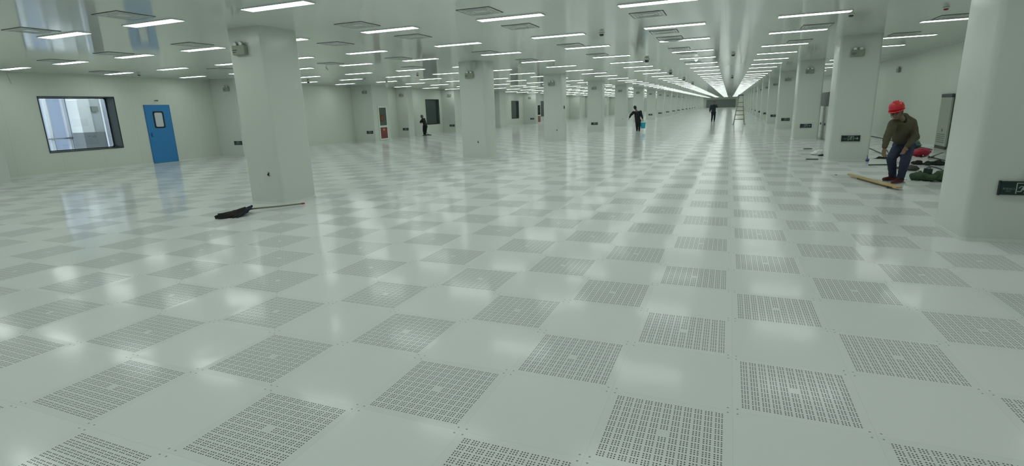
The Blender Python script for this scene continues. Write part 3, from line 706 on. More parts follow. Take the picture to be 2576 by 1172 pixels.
def person(label, J, face, mats_, vox, s=1.0, extra=None, hat=None, torso_flat=0.62, hair=True, grip=0.5, palms=None, bulk=1.0):
    'J: joint name -> point. shoulders shR/shL, elbows, wrists, hands, hips, knees, ankles, toes, head, neck, chest, pelvis'
    J = {k: Vector(v) for k, v in J.items()}
    dz = min(J['anR'].z, J['anL'].z) - 0.072*s
    for k in J: J[k].z -= dz
    base = Vector(((J['anR'].x+J['anL'].x)/2, (J['anR'].y+J['anL'].y)/2, 0))
    t = thing('person', label, 'person', base)
    J = {k: v-base for k, v in J.items()}
    f = Vector(face).normalized(); up = (J['head']-J['neck']).normalized(); r_ = f.cross(up).normalized(); up = r_.cross(f).normalized()
    if 'headup' in J: pass
    HM = Matrix((r_, f, up)).transposed()
    hd = J['head']
    def hp(a, b_, c): return hd + r_*a*s + f*b_*s + up*c*s
    sx = (J['shL']-J['shR']).normalized()
    bm = bmesh.new()
    ellipsoid(bm, hp(0, -0.012, 0.025), (0.076*s, 0.095*s, 0.092*s), HM); ellipsoid(bm, hp(0, 0.022, -0.035), (0.062*s, 0.070*s, 0.075*s), HM)
    ellipsoid(bm, hp(0, 0.050, -0.080), (0.034*s, 0.034*s, 0.028*s), HM)
    capsule(bm, hp(0, 0.088, 0.012), hp(0, 0.106, -0.024), 0.010*s, 0.015*s, 10)
    ellipsoid(bm, hp(0, 0.088, -0.055), (0.026*s, 0.012*s, 0.012*s), HM)
    for q in (-1, 1):
        ellipsoid(bm, hp(0.078*q, -0.005, -0.010), (0.010*s, 0.020*s, 0.032*s), HM); ellipsoid(bm, hp(0.036*q, 0.076, -0.020), (0.024*s, 0.020*s, 0.020*s), HM)
        capsule(bm, hp(0.016*q, 0.086, 0.024), hp(0.050*q, 0.074, 0.022), 0.010*s, 0.009*s, 8)
    capsule(bm, J['neck']-up*0.02*s, hd-up*0.05*s-f*0.01*s, 0.056*s, 0.052*s)
    capsule(bm, J['chest'], J['pelvis'], 0.11*s, 0.10*s, flat=(sx, 0.7)); capsule(bm, J['shR'], J['shL'], 0.05*s, 0.05*s)
    for q in 'RL':
        capsule(bm, J['sh'+q], J['el'+q], 0.045*s, 0.036*s); capsule(bm, J['el'+q], J['wr'+q], 0.036*s, 0.024*s)
        hand(bm, J['wr'+q], J['ha'+q], (palms or {}).get(q, f*-1 if False else (sx if q == 'R' else -sx)), 1 if q == 'R' else -1, s, grip)
        capsule(bm, J['hi'+q], J['kn'+q], 0.072*s, 0.048*s); capsule(bm, J['kn'+q], J['an'+q], 0.048*s, 0.034*s); capsule(bm, J['an'+q], J['to'+q], 0.034*s, 0.026*s)
        capsule(bm, J['pelvis'], J['hi'+q], 0.09*s, 0.08*s)
    solid('body', bm, mats_.get('skin', SKIN), t, vox*0.75, 2)
    # face
    if vox < 0.012:
        for q in (-1, 1):
            bm = bmesh.new(); ellipsoid(bm, hp(0.034*q, 0.086, 0.004), (0.016*s, 0.010*s, 0.008*s), HM, 12); e = obj('eye', bm, mat('eye_white', (0.22, 0.18, 0.15), 0.4), t, True)
            bm = bmesh.new(); ellipsoid(bm, hp(0.034*q, 0.094, 0.003), (0.007*s, 0.004*s, 0.007*s), HM, 10); obj('iris', bm, HAIR, e, True)
            bm = bmesh.new(); capsule(bm, hp(0.018*q, 0.098, 0.026), hp(0.052*q, 0.084, 0.026), 0.005*s, 0.003*s, 8); obj('eyebrow', bm, HAIR, t, True)
        bm = bmesh.new(); capsule(bm, hp(-0.022, 0.094, -0.056), hp(0.022, 0.094, -0.056), 0.006*s, 0.006*s, 8); obj('lips', bm, mat('lips', (0.22, 0.08, 0.07), 0.5), t, True)
    if hair:
        bm = bmesh.new(); ellipsoid(bm, hp(0, -0.022, 0.042), (0.086*s, 0.098*s, 0.092*s), HM); ellipsoid(bm, hp(0, -0.050, -0.01), (0.078*s, 0.070*s, 0.085*s), HM); solid('hair', bm, mats_.get('hair', HAIR), t, vox, 2, 0.004, 40)
    # upper garment
    bm = bmesh.new(); ch, pe = J['chest'], J['pelvis']; hem = J.get('hem', pe)
    capsule(bm, ch, hem, 0.150*s*bulk, 0.140*s*bulk, flat=(sx, torso_flat), seg=18)
    capsule(bm, J['shR']*0.9+ch*0.1, J['shL']*0.9+ch*0.1, 0.068*s, 0.068*s); capsule(bm, ch, J['neck']-up*0.03*s, 0.10*s, 0.060*s, flat=(sx, 0.8))
    if 'trap' in J:
        capsule(bm, J['trap'], ch, 0.085*s, 0.13*s, flat=(sx, 0.8)); capsule(bm, J['trap'], J['shL'], 0.07*s, 0.075*s); capsule(bm, J['trap'], J['shR'], 0.06*s, 0.065*s)
    if 'belly' in J: capsule(bm, ch, J['belly'], 0.13*s, 0.12*s, flat=(sx, 0.8))
    for q in 'RL':
        capsule(bm, J['sh'+q], J['el'+q], 0.072*s*bulk, 0.060*s*bulk); capsule(bm, J['el'+q], J['wr'+q]*0.86+J['el'+q]*0.14, 0.060*s*bulk, 0.044*s*bulk)
        capsule(bm, J['wr'+q]*0.90+J['el'+q]*0.10, J['wr'+q]*0.95+J['el'+q]*0.05, 0.041*s, 0.038*s)
    solid('sweater' if 'sweater' in mats_ else 'jacket', bm, mats_.get('sweater', mats_.get('jacket')), t, vox, 3, 0.010*s, 11)
    bm = bmesh.new()
    capsule(bm, J['neck']-up*0.035*s, J['neck']+up*0.010*s, 0.070*s, 0.062*s); solid('collar', bm, mats_.get('collar', mats_.get('sweater', mats_.get('jacket'))), t, vox*0.8, 2)
    bm = bmesh.new(); pe = J['pelvis']
    capsule(bm, J['hiR'], J['hiL'], 0.115*s, 0.115*s); capsule(bm, pe, pe+(ch-pe).normalized()*0.08*s, 0.125*s, 0.11*s, flat=(sx, 0.75))
    for q in 'RL':
        capsule(bm, J['hi'+q], J['kn'+q], 0.102*s, 0.074*s); capsule(bm, J['kn'+q], J['an'+q]+Vector((0, 0, 0.01)), 0.074*s, 0.056*s)
    solid('trousers', bm, mats_['trousers'], t, vox, 3, 0.008*s, 13)
    for q in 'RL':
        bm = bmesh.new(); a = J['an'+q]; o_ = J['to'+q]; a2 = Vector((a.x, a.y, 0.045*s)); o2 = Vector((o_.x, o_.y, 0.034*s)); hl = a2-(o2-a2).normalized()*0.05*s
        capsule(bm, hl, a2, 0.040*s, 0.046*s); capsule(bm, a2, o2, 0.046*s, 0.034*s, flat=((0, 0, 1), 1.2)); capsule(bm, a2, a2+Vector((0, 0, 0.03)), 0.044*s, 0.040*s)
        bmesh.ops.bisect_plane(bm, geom=bm.verts[:]+bm.edges[:]+bm.faces[:], plane_co=(0, 0, 0.012), plane_no=(0, 0, -1), clear_outer=False)
        for v in bm.verts: v.co.z = max(v.co.z, 0.012)
        sh = solid('shoe', bm, mats_['shoe'], t, vox*0.8, 2)
        bm = bmesh.new(); d_ = (o2-a2).normalized(); n_ = Vector((-d_.y, d_.x, 0))
        pts = [hl-d_*0.035*s-n_*0.03*s, a2-n_*0.042*s, o2-n_*0.042*s, o2+d_*0.034*s, o2+n_*0.042*s, a2+n_*0.042*s, hl-d_*0.035*s+n_*0.03*s]
        prism(bm, [(p.x, p.y) for p in pts], lambda p, q_: (p, q_, 0.0), lambda p, q_: (p, q_, 0.016)); obj('sole', bm, mats_.get('sole', M_black), sh)
    return t, J, HM, hp, f, up, r_, base

# ---- the worker with the red helmet
def V(u, v, y): return at(u, v, y)
olive = mat('olive_knit', (0.105, 0.097, 0.060), 0.9, bump=0.5, bscale=160, spec=0.2)
denim = mat('dark_blue_denim', (0.042, 0.052, 0.088), 0.85, bump=0.25, bscale=90, spec=0.2, var=0.25, vscale=9)
J1 = dict(head=V(2256, 283, 8.25), neck=V(2269, 300, 8.46), chest=V(2273, 324, 8.52), pelvis=V(2275, 365, 8.80), hem=V(2273, 352, 8.70), belly=V(2262, 345, 8.58),
  trap=V(2275, 297, 8.60), shR=V(2248, 311, 8.36), shL=V(2294, 311, 8.62), elR=V(2232, 346, 8.22), wrR=V(2225, 373, 8.16), haR=V(2222, 392, 8.14),
  elL=V(2303, 346, 8.50), wrL=V(2279, 371, 8.28), haL=V(2269, 392, 8.22),
  hiR=V(2264, 367, 8.75), knR=V(2242, 399, 8.50), anR=V(2245, 445, 8.78), toR=V(2224, 457, 8.72),
  hiL=V(2284, 369, 8.80), knL=V(2277, 404, 8.38), anL=V(2265, 450, 8.56), toL=V(2247, 463, 8.36))
t, J, HM, hp, f, up, r_, base = person('person in red helmet, olive sweater and blue jeans bending beside a plank', J1, (-0.42, -0.82, -0.38), dict(sweater=olive, collar=mat('dark_collar', (0.02, 0.02, 0.015), 0.9), trousers=denim, shoe=mat('dark_red_shoe', (0.075, 0.008, 0.012), 0.6), sole=mat('shoe_sole', (0.25, 0.20, 0.16), 0.6)), 0.009, 1.02)
HU = (up*0.96 - f*0.16).normalized(); hr = r_; hf = hr.cross(HU)*-1
hf = HU.cross(hr).normalized()
HH = Matrix((hr, hf, HU)).transposed()
bm = bmesh.new()
for k in range(9):
    pass
prof = [(0.108, 0.0), (0.112, 0.03), (0.108, 0.065), (0.094, 0.102), (0.064, 0.128), (0.028, 0.140), (0.006, 0.142)]
lathe(bm, prof, 32, (0, 0, 0), sy=1.12)
bmesh.ops.transform(bm, matrix=Matrix.Translation(hp(0, -0.012, 0.042)) @ HH.to_4x4(), verts=bm.verts)
RED = mat('red_helmet_plastic', (0.62, 0.022, 0.035), 0.35)
hel = obj('helmet_shell', bm, RED, t, True)
bm = bmesh.new()
N = 40; ring = []
for z in (0.0, -0.008):
    for R0 in ('i', 'o'):
        vs = []
        for k in range(N):
            a = 2*PI*k/N; c_, s_ = math.cos(a), math.sin(a)
            ex = 0.0 if R0 == 'i' else (0.010 + 0.038*max(0, s_)**2)
            vs.append(bm.verts.new(((0.105+ex)*c_, (0.105+ex)*1.12*s_, z-0.012*max(0, s_)*(R0 == 'o'))))
        ring.append(vs)
a0, b0, a1, b1 = ring
for k in range(N):
    j = (k+1) % N
    for q in ((a0[k], b0[k], b0[j], a0[j]), (a1[j], b1[j], b1[k], a1[k]), (b0[k], b1[k], b1[j], b0[j]), (a0[j], a1[j], a1[k], a0[k])): bm.faces.new(q)
bmesh.ops.transform(bm, matrix=Matrix.Translation(hp(0, -0.012, 0.042)) @ HH.to_4x4(), verts=bm.verts)
obj('helmet_brim', bm, RED, t, True)
bm = bmesh.new()
for xx in (-0.03, 0.0, 0.03):
    pts = [(xx, 0.118*math.cos(a)*1.04, 0.141*math.sin(a)) for a in [PI*0.14+PI*0.72*k/12 for k in range(13)]]
    tube(bm, [HH @ Vector(p) + hp(0, -0.012, 0.042) for p in pts], 0.008 if xx else 0.011, 8)
obj('helmet_ridges', bm, RED, t, True)
bm = bmesh.new()
tube(bm, [hp(0.080, 0.02, 0.03), hp(0.075, 0.045, -0.05), hp(0.03, 0.07, -0.105), hp(-0.03, 0.07, -0.105), hp(-0.075, 0.045, -0.05), hp(-0.082, 0.02, 0.03)], 0.004, 6)
obj('chin_strap', bm, M_dark, t)

# ---- person with the blue bucket
dk = mat('black_navy_cloth', (0.012, 0.013, 0.020), 0.85, bump=0.2, bscale=60)
y2 = 28.65
J2 = dict(head=V(1598, 273, y2), neck=V(1601, 281, y2), chest=V(1603, 288, y2), pelvis=V(1605, 304, y2), hem=V(1604, 302, y2),
  shR=V(1594, 284, y2), shL=V(1611, 282.5, y2), elR=V(1587, 290.5, y2-0.05), wrR=V(1583.5, 297, y2-0.15), haR=V(1582, 300.5, y2-0.15),
  elL=V(1614, 292, y2), wrL=V(1616.5, 299.5, y2-0.02), haL=V(1617, 303, y2-0.02),
  hiR=V(1602, 305, y2), knR=V(1602, 317, y2+0.05), anR=V(1602.5, 328, y2+0.15), toR=V(1602.0, 329.5, y2+0.35),
  hiL=V(1608, 305, y2), knL=V(1608.5, 317, y2-0.02), anL=V(1608, 328.3, y2-0.05), toL=V(1607.5, 329.8, y2+0.15))
person('person in dark clothes walking away carrying a light blue bucket', J2, (-0.05, 0.98, -0.15), dict(jacket=dk, trousers=dk, shoe=M_black, collar=mat('grey_collar', (0.12, 0.12, 0.14), 0.8), skin=SKIN), 0.014, 1.02, palms={'R': (0, 0, -1)}, bulk=1.12)
# bucket
bx = V(1616.8, 304.5, y2)
BZ = V(1616, 322.5, y2).z
t = thing('bucket', 'light blue plastic bucket carried by the walking person', 'bucket', (bx.x+0.03, y2, BZ))
cy_ = mat('cyan_plastic', (0.04, 0.55, 0.72), 0.4)
bm = bmesh.new(); lathe(bm, [(0.115, 0.0), (0.150, 0.30), (0.162, 0.305), (0.162, 0.322), (0.146, 0.322), (0.144, 0.30), (0.108, 0.012)], 24); obj('bucket_body', bm, cy_, t)
bm = bmesh.new(); hz = V(1616.5, 302.5, y2).z-BZ
tube(bm, [(-0.155, 0, 0.31), (-0.12, 0, 0.31+(hz-0.31)*0.75), (0, 0, max(0.36, hz)), (0.12, 0, 0.31+(hz-0.31)*0.75), (0.155, 0, 0.31)], 0.006, 8); obj('bucket_handle', bm, M_alu, t)

# ---- person on the phone in the aisle
navy = mat('dark_navy_jacket', (0.018, 0.026, 0.034), 0.85); y3 = 42.7
J3 = dict(head=V(1796, 260.2, y3), neck=V(1795.5, 265, y3), chest=V(1795, 270, y3), pelvis=V(1795, 282, y3), hem=V(1795, 283, y3),
  shR=V(1789.5, 267, y3), shL=V(1801, 267, y3), elR=V(1786.8, 275, y3), wrR=V(1785.8, 282, y3-0.05), haR=V(1785.3, 285.5, y3-0.05),
  elL=V(1803.8, 270.5, y3-0.2), wrL=V(1801.0, 264, y3-0.15), haL=V(1799.3, 260.5, y3-0.12),
  hiR=V(1792.2, 284, y3), knR=V(1791.5, 294, y3-0.1), anR=V(1790.4, 305, y3-0.05), toR=V(1789.8, 306.7, y3-0.3),
  hiL=V(1797.6, 284, y3), knL=V(1797.6, 294, y3+0.05), anL=V(1796.6, 304.4, y3+0.2), toL=V(1796.2, 306, y3-0.05))
t3 = person('person in dark jacket standing in the aisle holding a phone to the ear', J3, (0.1, -0.98, -0.05), dict(jacket=navy, trousers=mat('dark_trousers', (0.010, 0.014, 0.035), 0.85), shoe=M_black), 0.014, 1.02, bulk=1.12)
o = obj('phone', (lambda b: (box(b, -0.006, 0.006, -0.035, 0.035, -0.07, 0.07, bev=0.003), b)[1])(bmesh.new()), M_black); o.location = V(1799.2, 260.8, y3-0.1)+Vector((0.02, 0, 0)); tag(o, 'dark phone held at the ear of the aisle person', 'phone')

# ---- person mopping by the left wall
y4 = 26.3; blk = mat('black_clothes', (0.010, 0.013, 0.011), 0.85)
J4 = dict(head=V(1061, 291.5, y4), neck=V(1063.5, 296.5, y4), chest=V(1066, 301, y4), pelvis=V(1070, 314, y4), hem=V(1069.5, 313, y4),
  shR=V(1062, 299, y4-0.05), shL=V(1067.5, 297.5, y4+0.1), elR=V(1058, 303.5, y4-0.12), wrR=V(1057.0, 306.2, y4+0.02), haR=V(1058.8, 309.0, y4+0.1),
  elL=V(1063, 304.5, y4+0.2), wrL=V(1060, 305.5, y4+0.25), haL=V(1058.8, 308.5, y4+0.16),
  hiR=V(1067.0, 316, y4), knR=V(1065.8, 326, y4+0.0), anR=V(1067.2, 337, y4), toR=V(1064.2, 338.4, y4-0.1),
  hiL=V(1071.5, 316, y4), knL=V(1071, 326, y4+0.05), anL=V(1070, 336.6, y4+0.1), toL=V(1067.5, 338, y4+0.1))
t, J, HM, hp, f, up, r_, base = person('person in black clothes and grey-green cap mopping by the left wall', J4, (-0.75, -0.1, -0.5), dict(jacket=blk, trousers=blk, shoe=mat('grey_shoe', (0.12, 0.13, 0.13), 0.6), hair=mat('grey_green_cap', (0.10, 0.13, 0.11), 0.8), skin=SKIN), 0.014, 0.9)
h1 = V(1058.5, 305.5, y4+0.12); h2 = V(1077, 337.2, 26.9); h2.z = 0.04
t = thing('mop', 'dark mop held by the person by the left wall', 'mop', (h2.x, h2.y, 0))
bm = bmesh.new(); tube(bm, [h1-Vector((h2.x, h2.y, 0)), (0, 0, 0.05)], 0.012, 8); obj('mop_handle', bm, M_alu, t)
bm = bmesh.new()
for k in range(26):
    a = random.uniform(0, 2*PI); L = random.uniform(0.12, 0.30)
    capsule(bm, (0, 0, 0.05), (L*1.1*math.cos(a), L*0.6*math.sin(a), 0.018), 0.03, 0.016, 8)
solid('mop_head', bm, mat('mop_strands', (0.02, 0.02, 0.022), 0.9), t, 0.012, 2)

# ------------------------------------------------------------------ mop on the floor in front of the nearest pillar
t = thing('mop', 'black string mop lying on the floor by the nearest pillar', 'mop', (-7.05, 3.32, 0))
bm = bmesh.new()
A_ = Vector((0.02, 0.06, 0.075)); B_ = ground(766, 511.5, 0.03) - Vector((-7.05, 3.32, 0))
tube(bm, [A_, A_*0.5+B_*0.5+Vector((0, 0, -0.004)), B_*0.94+A_*0.06], [0.014, 0.013, 0.0125], 12)
hdl = obj('mop_handle', bm, mat('worn_wood_handle', (0.20, 0.19, 0.13), 0.6, var=0.45, vscale=7), t)
bm = bmesh.new(); tube(bm, [B_*0.94+A_*0.06, B_], [0.0145, 0.0145], 12); obj('end_cap', bm, mat('red_cap_plastic', (0.35, 0.03, 0.04), 0.5), hdl)
bm = bmesh.new(); tube(bm, [A_*1.0+(A_-B_).normalized()*0.06, A_+(B_-A_).normalized()*0.03], [0.022, 0.016], 12); obj('mop_socket', bm, M_dark, t)
c0 = Vector((-0.02, 0.02, 0.0)); random.seed(11)
pL_ = ground(538, 545, 0.01) - Vector((-7.05, 3.32, 0)); ax = (pL_-c0); ax.z = 0; Lm = ax.length; ax.normalize(); sd = Vector((-ax.y, ax.x, 0))
MS1 = mat('black_mop_yarn', (0.012, 0.013, 0.013), 0.95, bump=0.6, bscale=60); MS2 = mat('navy_mop_yarn', (0.018, 0.022, 0.035), 0.95, bump=0.6, bscale=60); MS3 = mat('brown_black_mop_yarn', (0.022, 0.015, 0.013), 0.95, bump=0.6, bscale=60)
for nm, mm_, lo, hi, n_, hgt in (('yarn_bundle', MS1, 0.55, 1.0, 90, 0.075), ('yarn_bundle', MS3, 0.45, 0.80, 50, 0.10), ('yarn_bundle', MS2, 0.0, 0.42, 60, 0.115)):
    bm = bmesh.new()
    for k in range(n_):
        w = random.uniform(-1, 1); L = Lm*random.uniform(lo, hi)*(1-0.35*abs(w)*random.random())
        if mm_ is MS2: st = c0 - ax*(0.10-0.07*w*w) + sd*w*0.16; L = Lm*random.uniform(0.30, 0.55)
        else: st = c0 + sd*w*0.12
        pts = []
        for q in range(7):
            u_ = q/6; amp = 0.030*u_*math.sin(u_*7+k*1.7)
            pts.append(st + ax*(L*u_) + sd*(w*0.13*u_**0.8 + amp) + Vector((0, 0, max(0.010, hgt*(1-u_*0.85)*(1-0.5*w*w)+0.010*random.random()))))
        tube(bm, pts, [0.011]*6+[0.007], 6)
    obj(nm, bm, mm_, t, True)

# ------------------------------------------------------------------ A-frame ladder
Yl = 36.3
def LV(u, v, y=Yl): return at(u, v, y)
bl, br, tl, tr = LV(1844.5, 312.5), LV(1873.0, 312.5), LV(1859.5, 240), LV(1869.3, 240)
bl.z = br.z = 0.0; zt = (tl.z+tr.z)/2; tl.z = tr.z = zt
t = thing('stepladder', 'yellow-brown stepladder standing in the aisle right of the phone person', 'ladder', ((bl.x+br.x)/2, Yl, 0))
o_ = Vector(((bl.x+br.x)/2, Yl, 0)); Ty = Vector((0, 0.35, 0))
M_lad = mat('ladder_rail_grey', (0.34, 0.36, 0.28), 0.5); M_rung = mat('wooden_rung', (0.34, 0.24, 0.12), 0.6)
for a, b_ in ((bl, tl), (br, tr)):
    bm = bmesh.new(); tube(bm, [a-o_, b_-o_+Ty], 0.021, 8); obj('front_rail', bm, M_lad, t)
    bm = bmesh.new(); tube(bm, [a-o_+Vector((0.04 if a is bl else -0.04, 0.95, 0)), b_-o_+Ty], 0.016, 8); obj('rear_leg', bm, M_lad, t)
for v_ in (257.4, 268, 278.2, 288.5, 299.6):
    k = (312.5-v_)/(312.5-240); a = bl.lerp(tl, k)-o_+Ty*k; b_ = br.lerp(tr, k)-o_+Ty*k
    bm = bmesh.new(); tube(bm, [a, b_], 0.026, 8); obj('rung', bm, M_rung, t)
bm = bmesh.new(); c_ = (tl+tr)/2-o_+Ty; w_ = (tr.x-tl.x)/2+0.05; box(bm, c_.x-w_, c_.x+w_, c_.y-0.1, c_.y+0.1, zt, zt+0.05, bev=0.006); obj('top_cap', bm, M_dark, t)
for a in (bl, br):
    bm = bmesh.new(); q = a-o_; box(bm, q.x-0.07, q.x+0.07, -0.06, 0.06, 0, 0.035, bev=0.01); obj('wrapped_foot', bm, mat('foot_wrap', (0.30, 0.32, 0.30), 0.7), t)

# ------------------------------------------------------------------ plank, tools and rags on the right
pa, pb = ground(2138, 438, 0.05), ground(2262, 471, 0.05)
d_ = (pb-pa); Lp = d_.length; ang = math.atan2(d_.y, d_.x)
t = thing('wooden_plank', 'long light wooden plank at the feet of the helmeted worker', 'plank', ((pa.x+pb.x)/2, (pa.y+pb.y)/2, 0), (0, 0, ang))
bm = bmesh.new(); box(bm, -Lp/2, Lp/2, -0.045, 0.045, 0.03, 0.058, bev=0.003); obj('plank_board', bm, mat('pale_pine', (0.52, 0.38, 0.17), 0.55, var=0.25, vscale=4), t)
bm = bmesh.new(); box(bm, -Lp/2+0.35, Lp/2-0.30, -0.030, 0.030, 0.0, 0.03, bev=0.003); obj('under_board', bm, mat('dark_batten', (0.13, 0.115, 0.08), 0.7), t)
bm = bmesh.new(); tube(bm, [(Lp/2-0.30, -0.03, 0.006), (Lp/2-0.2, -0.075, 0.012), (Lp/2-0.13, -0.04, 0.03)], 0.008, 8); obj('iron_hook', bm, M_dark, t)
def heap(name, label, cat, u0, u1, v, wy, hgt, m_, seed, n=16, lump=0.045, vox=0.012, wr=0.012, group=None, flat=0.0):
    'crumpled cloth: overlapping lumps blended together'
    random.seed(seed); a, b_ = ground(u0, v), ground(u1, v); c = (a+b_)/2; dx = (b_-a); L = dx.length/2; dx.normalize(); dy = Vector((-dx.y, dx.x, 0))
    bm = bmesh.new()
    for k in range(n):
        p = random.uniform(-1, 1); q = random.uniform(-1, 1)*math.sqrt(max(0, 1-p*p))
        r0 = lump*random.uniform(0.7, 1.2); hz_ = hgt*(1-0.6*p*p)*random.uniform(0.5, 1.0)
        ellipsoid(bm, dx*(p*L*0.9)+dy*(q*wy*0.9)+Vector((0, 0, hz_*0.45)), (r0*1.5, r0*1.1, max(0.012, hz_*0.55)), Matrix.Rotation(random.uniform(0, PI), 3, 'Z'), 12)
    e = solid(name, bm, m_, None, vox, 2, wr, 22)
    zmin = min(v_.co.z for v_ in e.data.vertices)
    for v_ in e.data.vertices: v_.co.z = max(v_.co.z-zmin*0.5, 0.0) if v_.co.z < 0.004 else v_.co.z
    zmin = min(v_.co.z for v_ in e.data.vertices)
    e.location = (c.x, c.y, -zmin); e.rotation_euler = (0, 0, 0); tag(e, label, cat, group); return e
BK = mat('black_cloth', (0.014, 0.018, 0.018), 0.9); GN = mat('green_canvas', (0.055, 0.105, 0.055), 0.85, bump=0.3, bscale=60)
heap('dark_cloth', 'black cloth heap on the floor behind the worker, left side', 'cloth', 2200, 2240, 402, 0.10, 0.10, BK, 1)
heap('dark_cloth', 'small black cloth heap right of the worker on the floor', 'cloth', 2298, 2319, 413.5, 0.08, 0.11, BK, 2, n=10)
heap('dark_cloth', 'long black cloth heap beside the right edge pillar', 'cloth', 2325, 2385, 415, 0.10, 0.12, BK, 3, n=24)
heap('dirty_rag', 'grey-brown crumpled rag right behind the worker\u2019s legs', 'rag', 2282, 2309, 428, 0.10, 0.12, mat('dirty_rag', (0.06, 0.055, 0.05), 0.9, var=0.6, vscale=18), 4)
heap('dirty_rag', 'small dark rag seen between the worker\u2019s legs', 'rag', 2251, 2262, 424, 0.06, 0.05, mat('dirty_rag', (0.06, 0.055, 0.05), 0.9), 5, n=8, lump=0.03)
# green canvas tool bag
gp = ground(2336, 457)
t = thing('tool_bag', 'slumped green canvas tool bag at the foot of the right edge pillar', 'bag', (gp.x+0.03, gp.y+0.10, 0), (0, 0, -0.25)); t.scale = (0.84, 0.9, 1.05)
bm = bmesh.new(); L2 = 0.34
ellipsoid(bm, (-0.16, 0, 0.075), (0.19, 0.13, 0.075)); ellipsoid(bm, (0.20, 0.0, 0.095), (0.15, 0.12, 0.095)); ellipsoid(bm, (0.02, 0, 0.06), (0.26, 0.14, 0.06))
capsule(bm, (-0.28, -0.02, 0.05), (-0.16, 0.0, 0.14), 0.05, 0.035); capsule(bm, (0.15, 0.0, 0.15), (0.26, 0, 0.17), 0.035, 0.035)
bag = solid('bag_body', bm, GN, t, 0.01, 3, 0.012, 14)
for v_ in bag.data.vertices: v_.co.z = max(v_.co.z, 0.001)
bm = bmesh.new(); tube(bm, [(-0.14, -0.10, 0.12), (-0.05, -0.16, 0.05), (0.08, -0.165, 0.03), (0.16, -0.11, 0.13)], 0.012, 8); obj('bag_strap', bm, mat('dark_strap', (0.03, 0.06, 0.035), 0.8), t)
o = obj('green_case', (lambda b: (box(b, -0.085, 0.085, -0.05, 0.05, 0, 0.11, bev=0.012), tube(b, [(-0.04, 0, 0.11), (-0.03, 0, 0.13), (0.03, 0, 0.13), (0.04, 0, 0.11)], 0.008), b)[2])(bmesh.new()), mat('dark_green_case', (0.012, 0.05, 0.03), 0.5))
o.location = (gp.x-0.0, gp.y+0.13, 0.128); o.rotation_euler = (0.05, 0.08, -0.2); o.scale = (0.75, 0.8, 0.85); tag(o, 'dark green case resting on the green canvas bag', 'case')
# white sheet below the bag and dust sheets
def sheet(name, label, u0, v0, u1, v1, m_, thick=0.012, cat='sheet', curl=0.0, seed=0):
    a, b_, c, d2 = ground(u0, v0), ground(u1, v0), ground(u1, v1), ground(u0, v1)
    bm = bmesh.new(); N = 16; grid = []
    for i in range(N+1):
        row = []
        for j in range(N+1):
            p = a.lerp(b_, i/N).lerp(d2.lerp(c, i/N), j/N); n_ = noise.noise(Vector((i*0.45+seed, j*0.5, seed*3.1)))
            p = p + Vector((0.04*noise.noise(Vector((j*0.4, seed, 1.7))), 0.04*noise.noise(Vector((i*0.4, seed, 5.7))), 0)); p.z = thick + max(0, n_)*curl
            row.append(bm.verts.new(p))
        grid.append(row)
    low = [[bm.verts.new((v_.co.x, v_.co.y, 0.0)) for v_ in row] for row in grid]
    for i in range(N):
        for j in range(N):
            bm.faces.new((grid[i][j], grid[i+1][j], grid[i+1][j+1], grid[i][j+1])).smooth = True
            bm.faces.new((low[i][j+1], low[i+1][j+1], low[i+1][j], low[i][j]))
    for i in range(N):
        bm.faces.new((grid[i+1][0], grid[i][0], low[i][0], low[i+1][0])); bm.faces.new((grid[i][N], grid[i+1][N], low[i+1][N], low[i][N]))
        bm.faces.new((grid[0][i], grid[0][i+1], low[0][i+1], low[0][i])); bm.faces.new((grid[N][i+1], grid[N][i], low[N][i], low[N][i+1]))
    bmesh.ops.recalc_face_normals(bm, faces=bm.faces)
    o = obj(name, bm, m_); tag(o, label, cat); return o
M_sheetw = mat('white_film', (0.66, 0.69, 0.66), 0.4, bump=0.3, bscale=12)
sheet('plastic_sheet', 'white plastic sheet under the green canvas bag', 2276, 456, 2340, 466, M_sheetw, 0.006, curl=0.02, seed=2)
sheet('dust_sheet', 'pale pinkish folded sheet under the red bag', 2256, 391, 2335, 411, mat('pinkish_sheet', (0.60, 0.55, 0.54), 0.6, bump=0.4, bscale=9), 0.02, curl=0.10, seed=5)
t = thing('white_board', 'flat white board on the floor just right of the second right pillar', 'board', (0, 0, 0))
a, b_, c, d2 = ground(2184, 416), ground(2238, 415), ground(2240, 403), ground(2188, 403)
def slab(name, pts, z0, z1, m_, parent=None):
    bm = bmesh.new(); A = [bm.verts.new((p.x, p.y, z0)) for p in pts]; B = [bm.verts.new((p.x, p.y, z1)) for p in pts]; n = len(pts)
    for k in range(n): bm.faces.new((A[k], A[(k+1) % n], B[(k+1) % n], B[k]))
    bm.faces.new(A[::-1]); bm.faces.new(B); bmesh.ops.recalc_face_normals(bm, faces=bm.faces); return obj(name, bm, m_, parent)
t.location = (a.x, a.y, 0); sh = Vector((a.x, a.y, 0))
slab('board_sheet', [p-sh for p in (a, b_, c, d2)], 0.022, 0.034, M_trimw, t)
slab('dark_edge_strip', [p-sh for p in (a, b_, b_.lerp(c, 0.1), a.lerp(d2, 0.1))], 0.0, 0.022, M_dark, t)  # dark strip under the front edge of the board
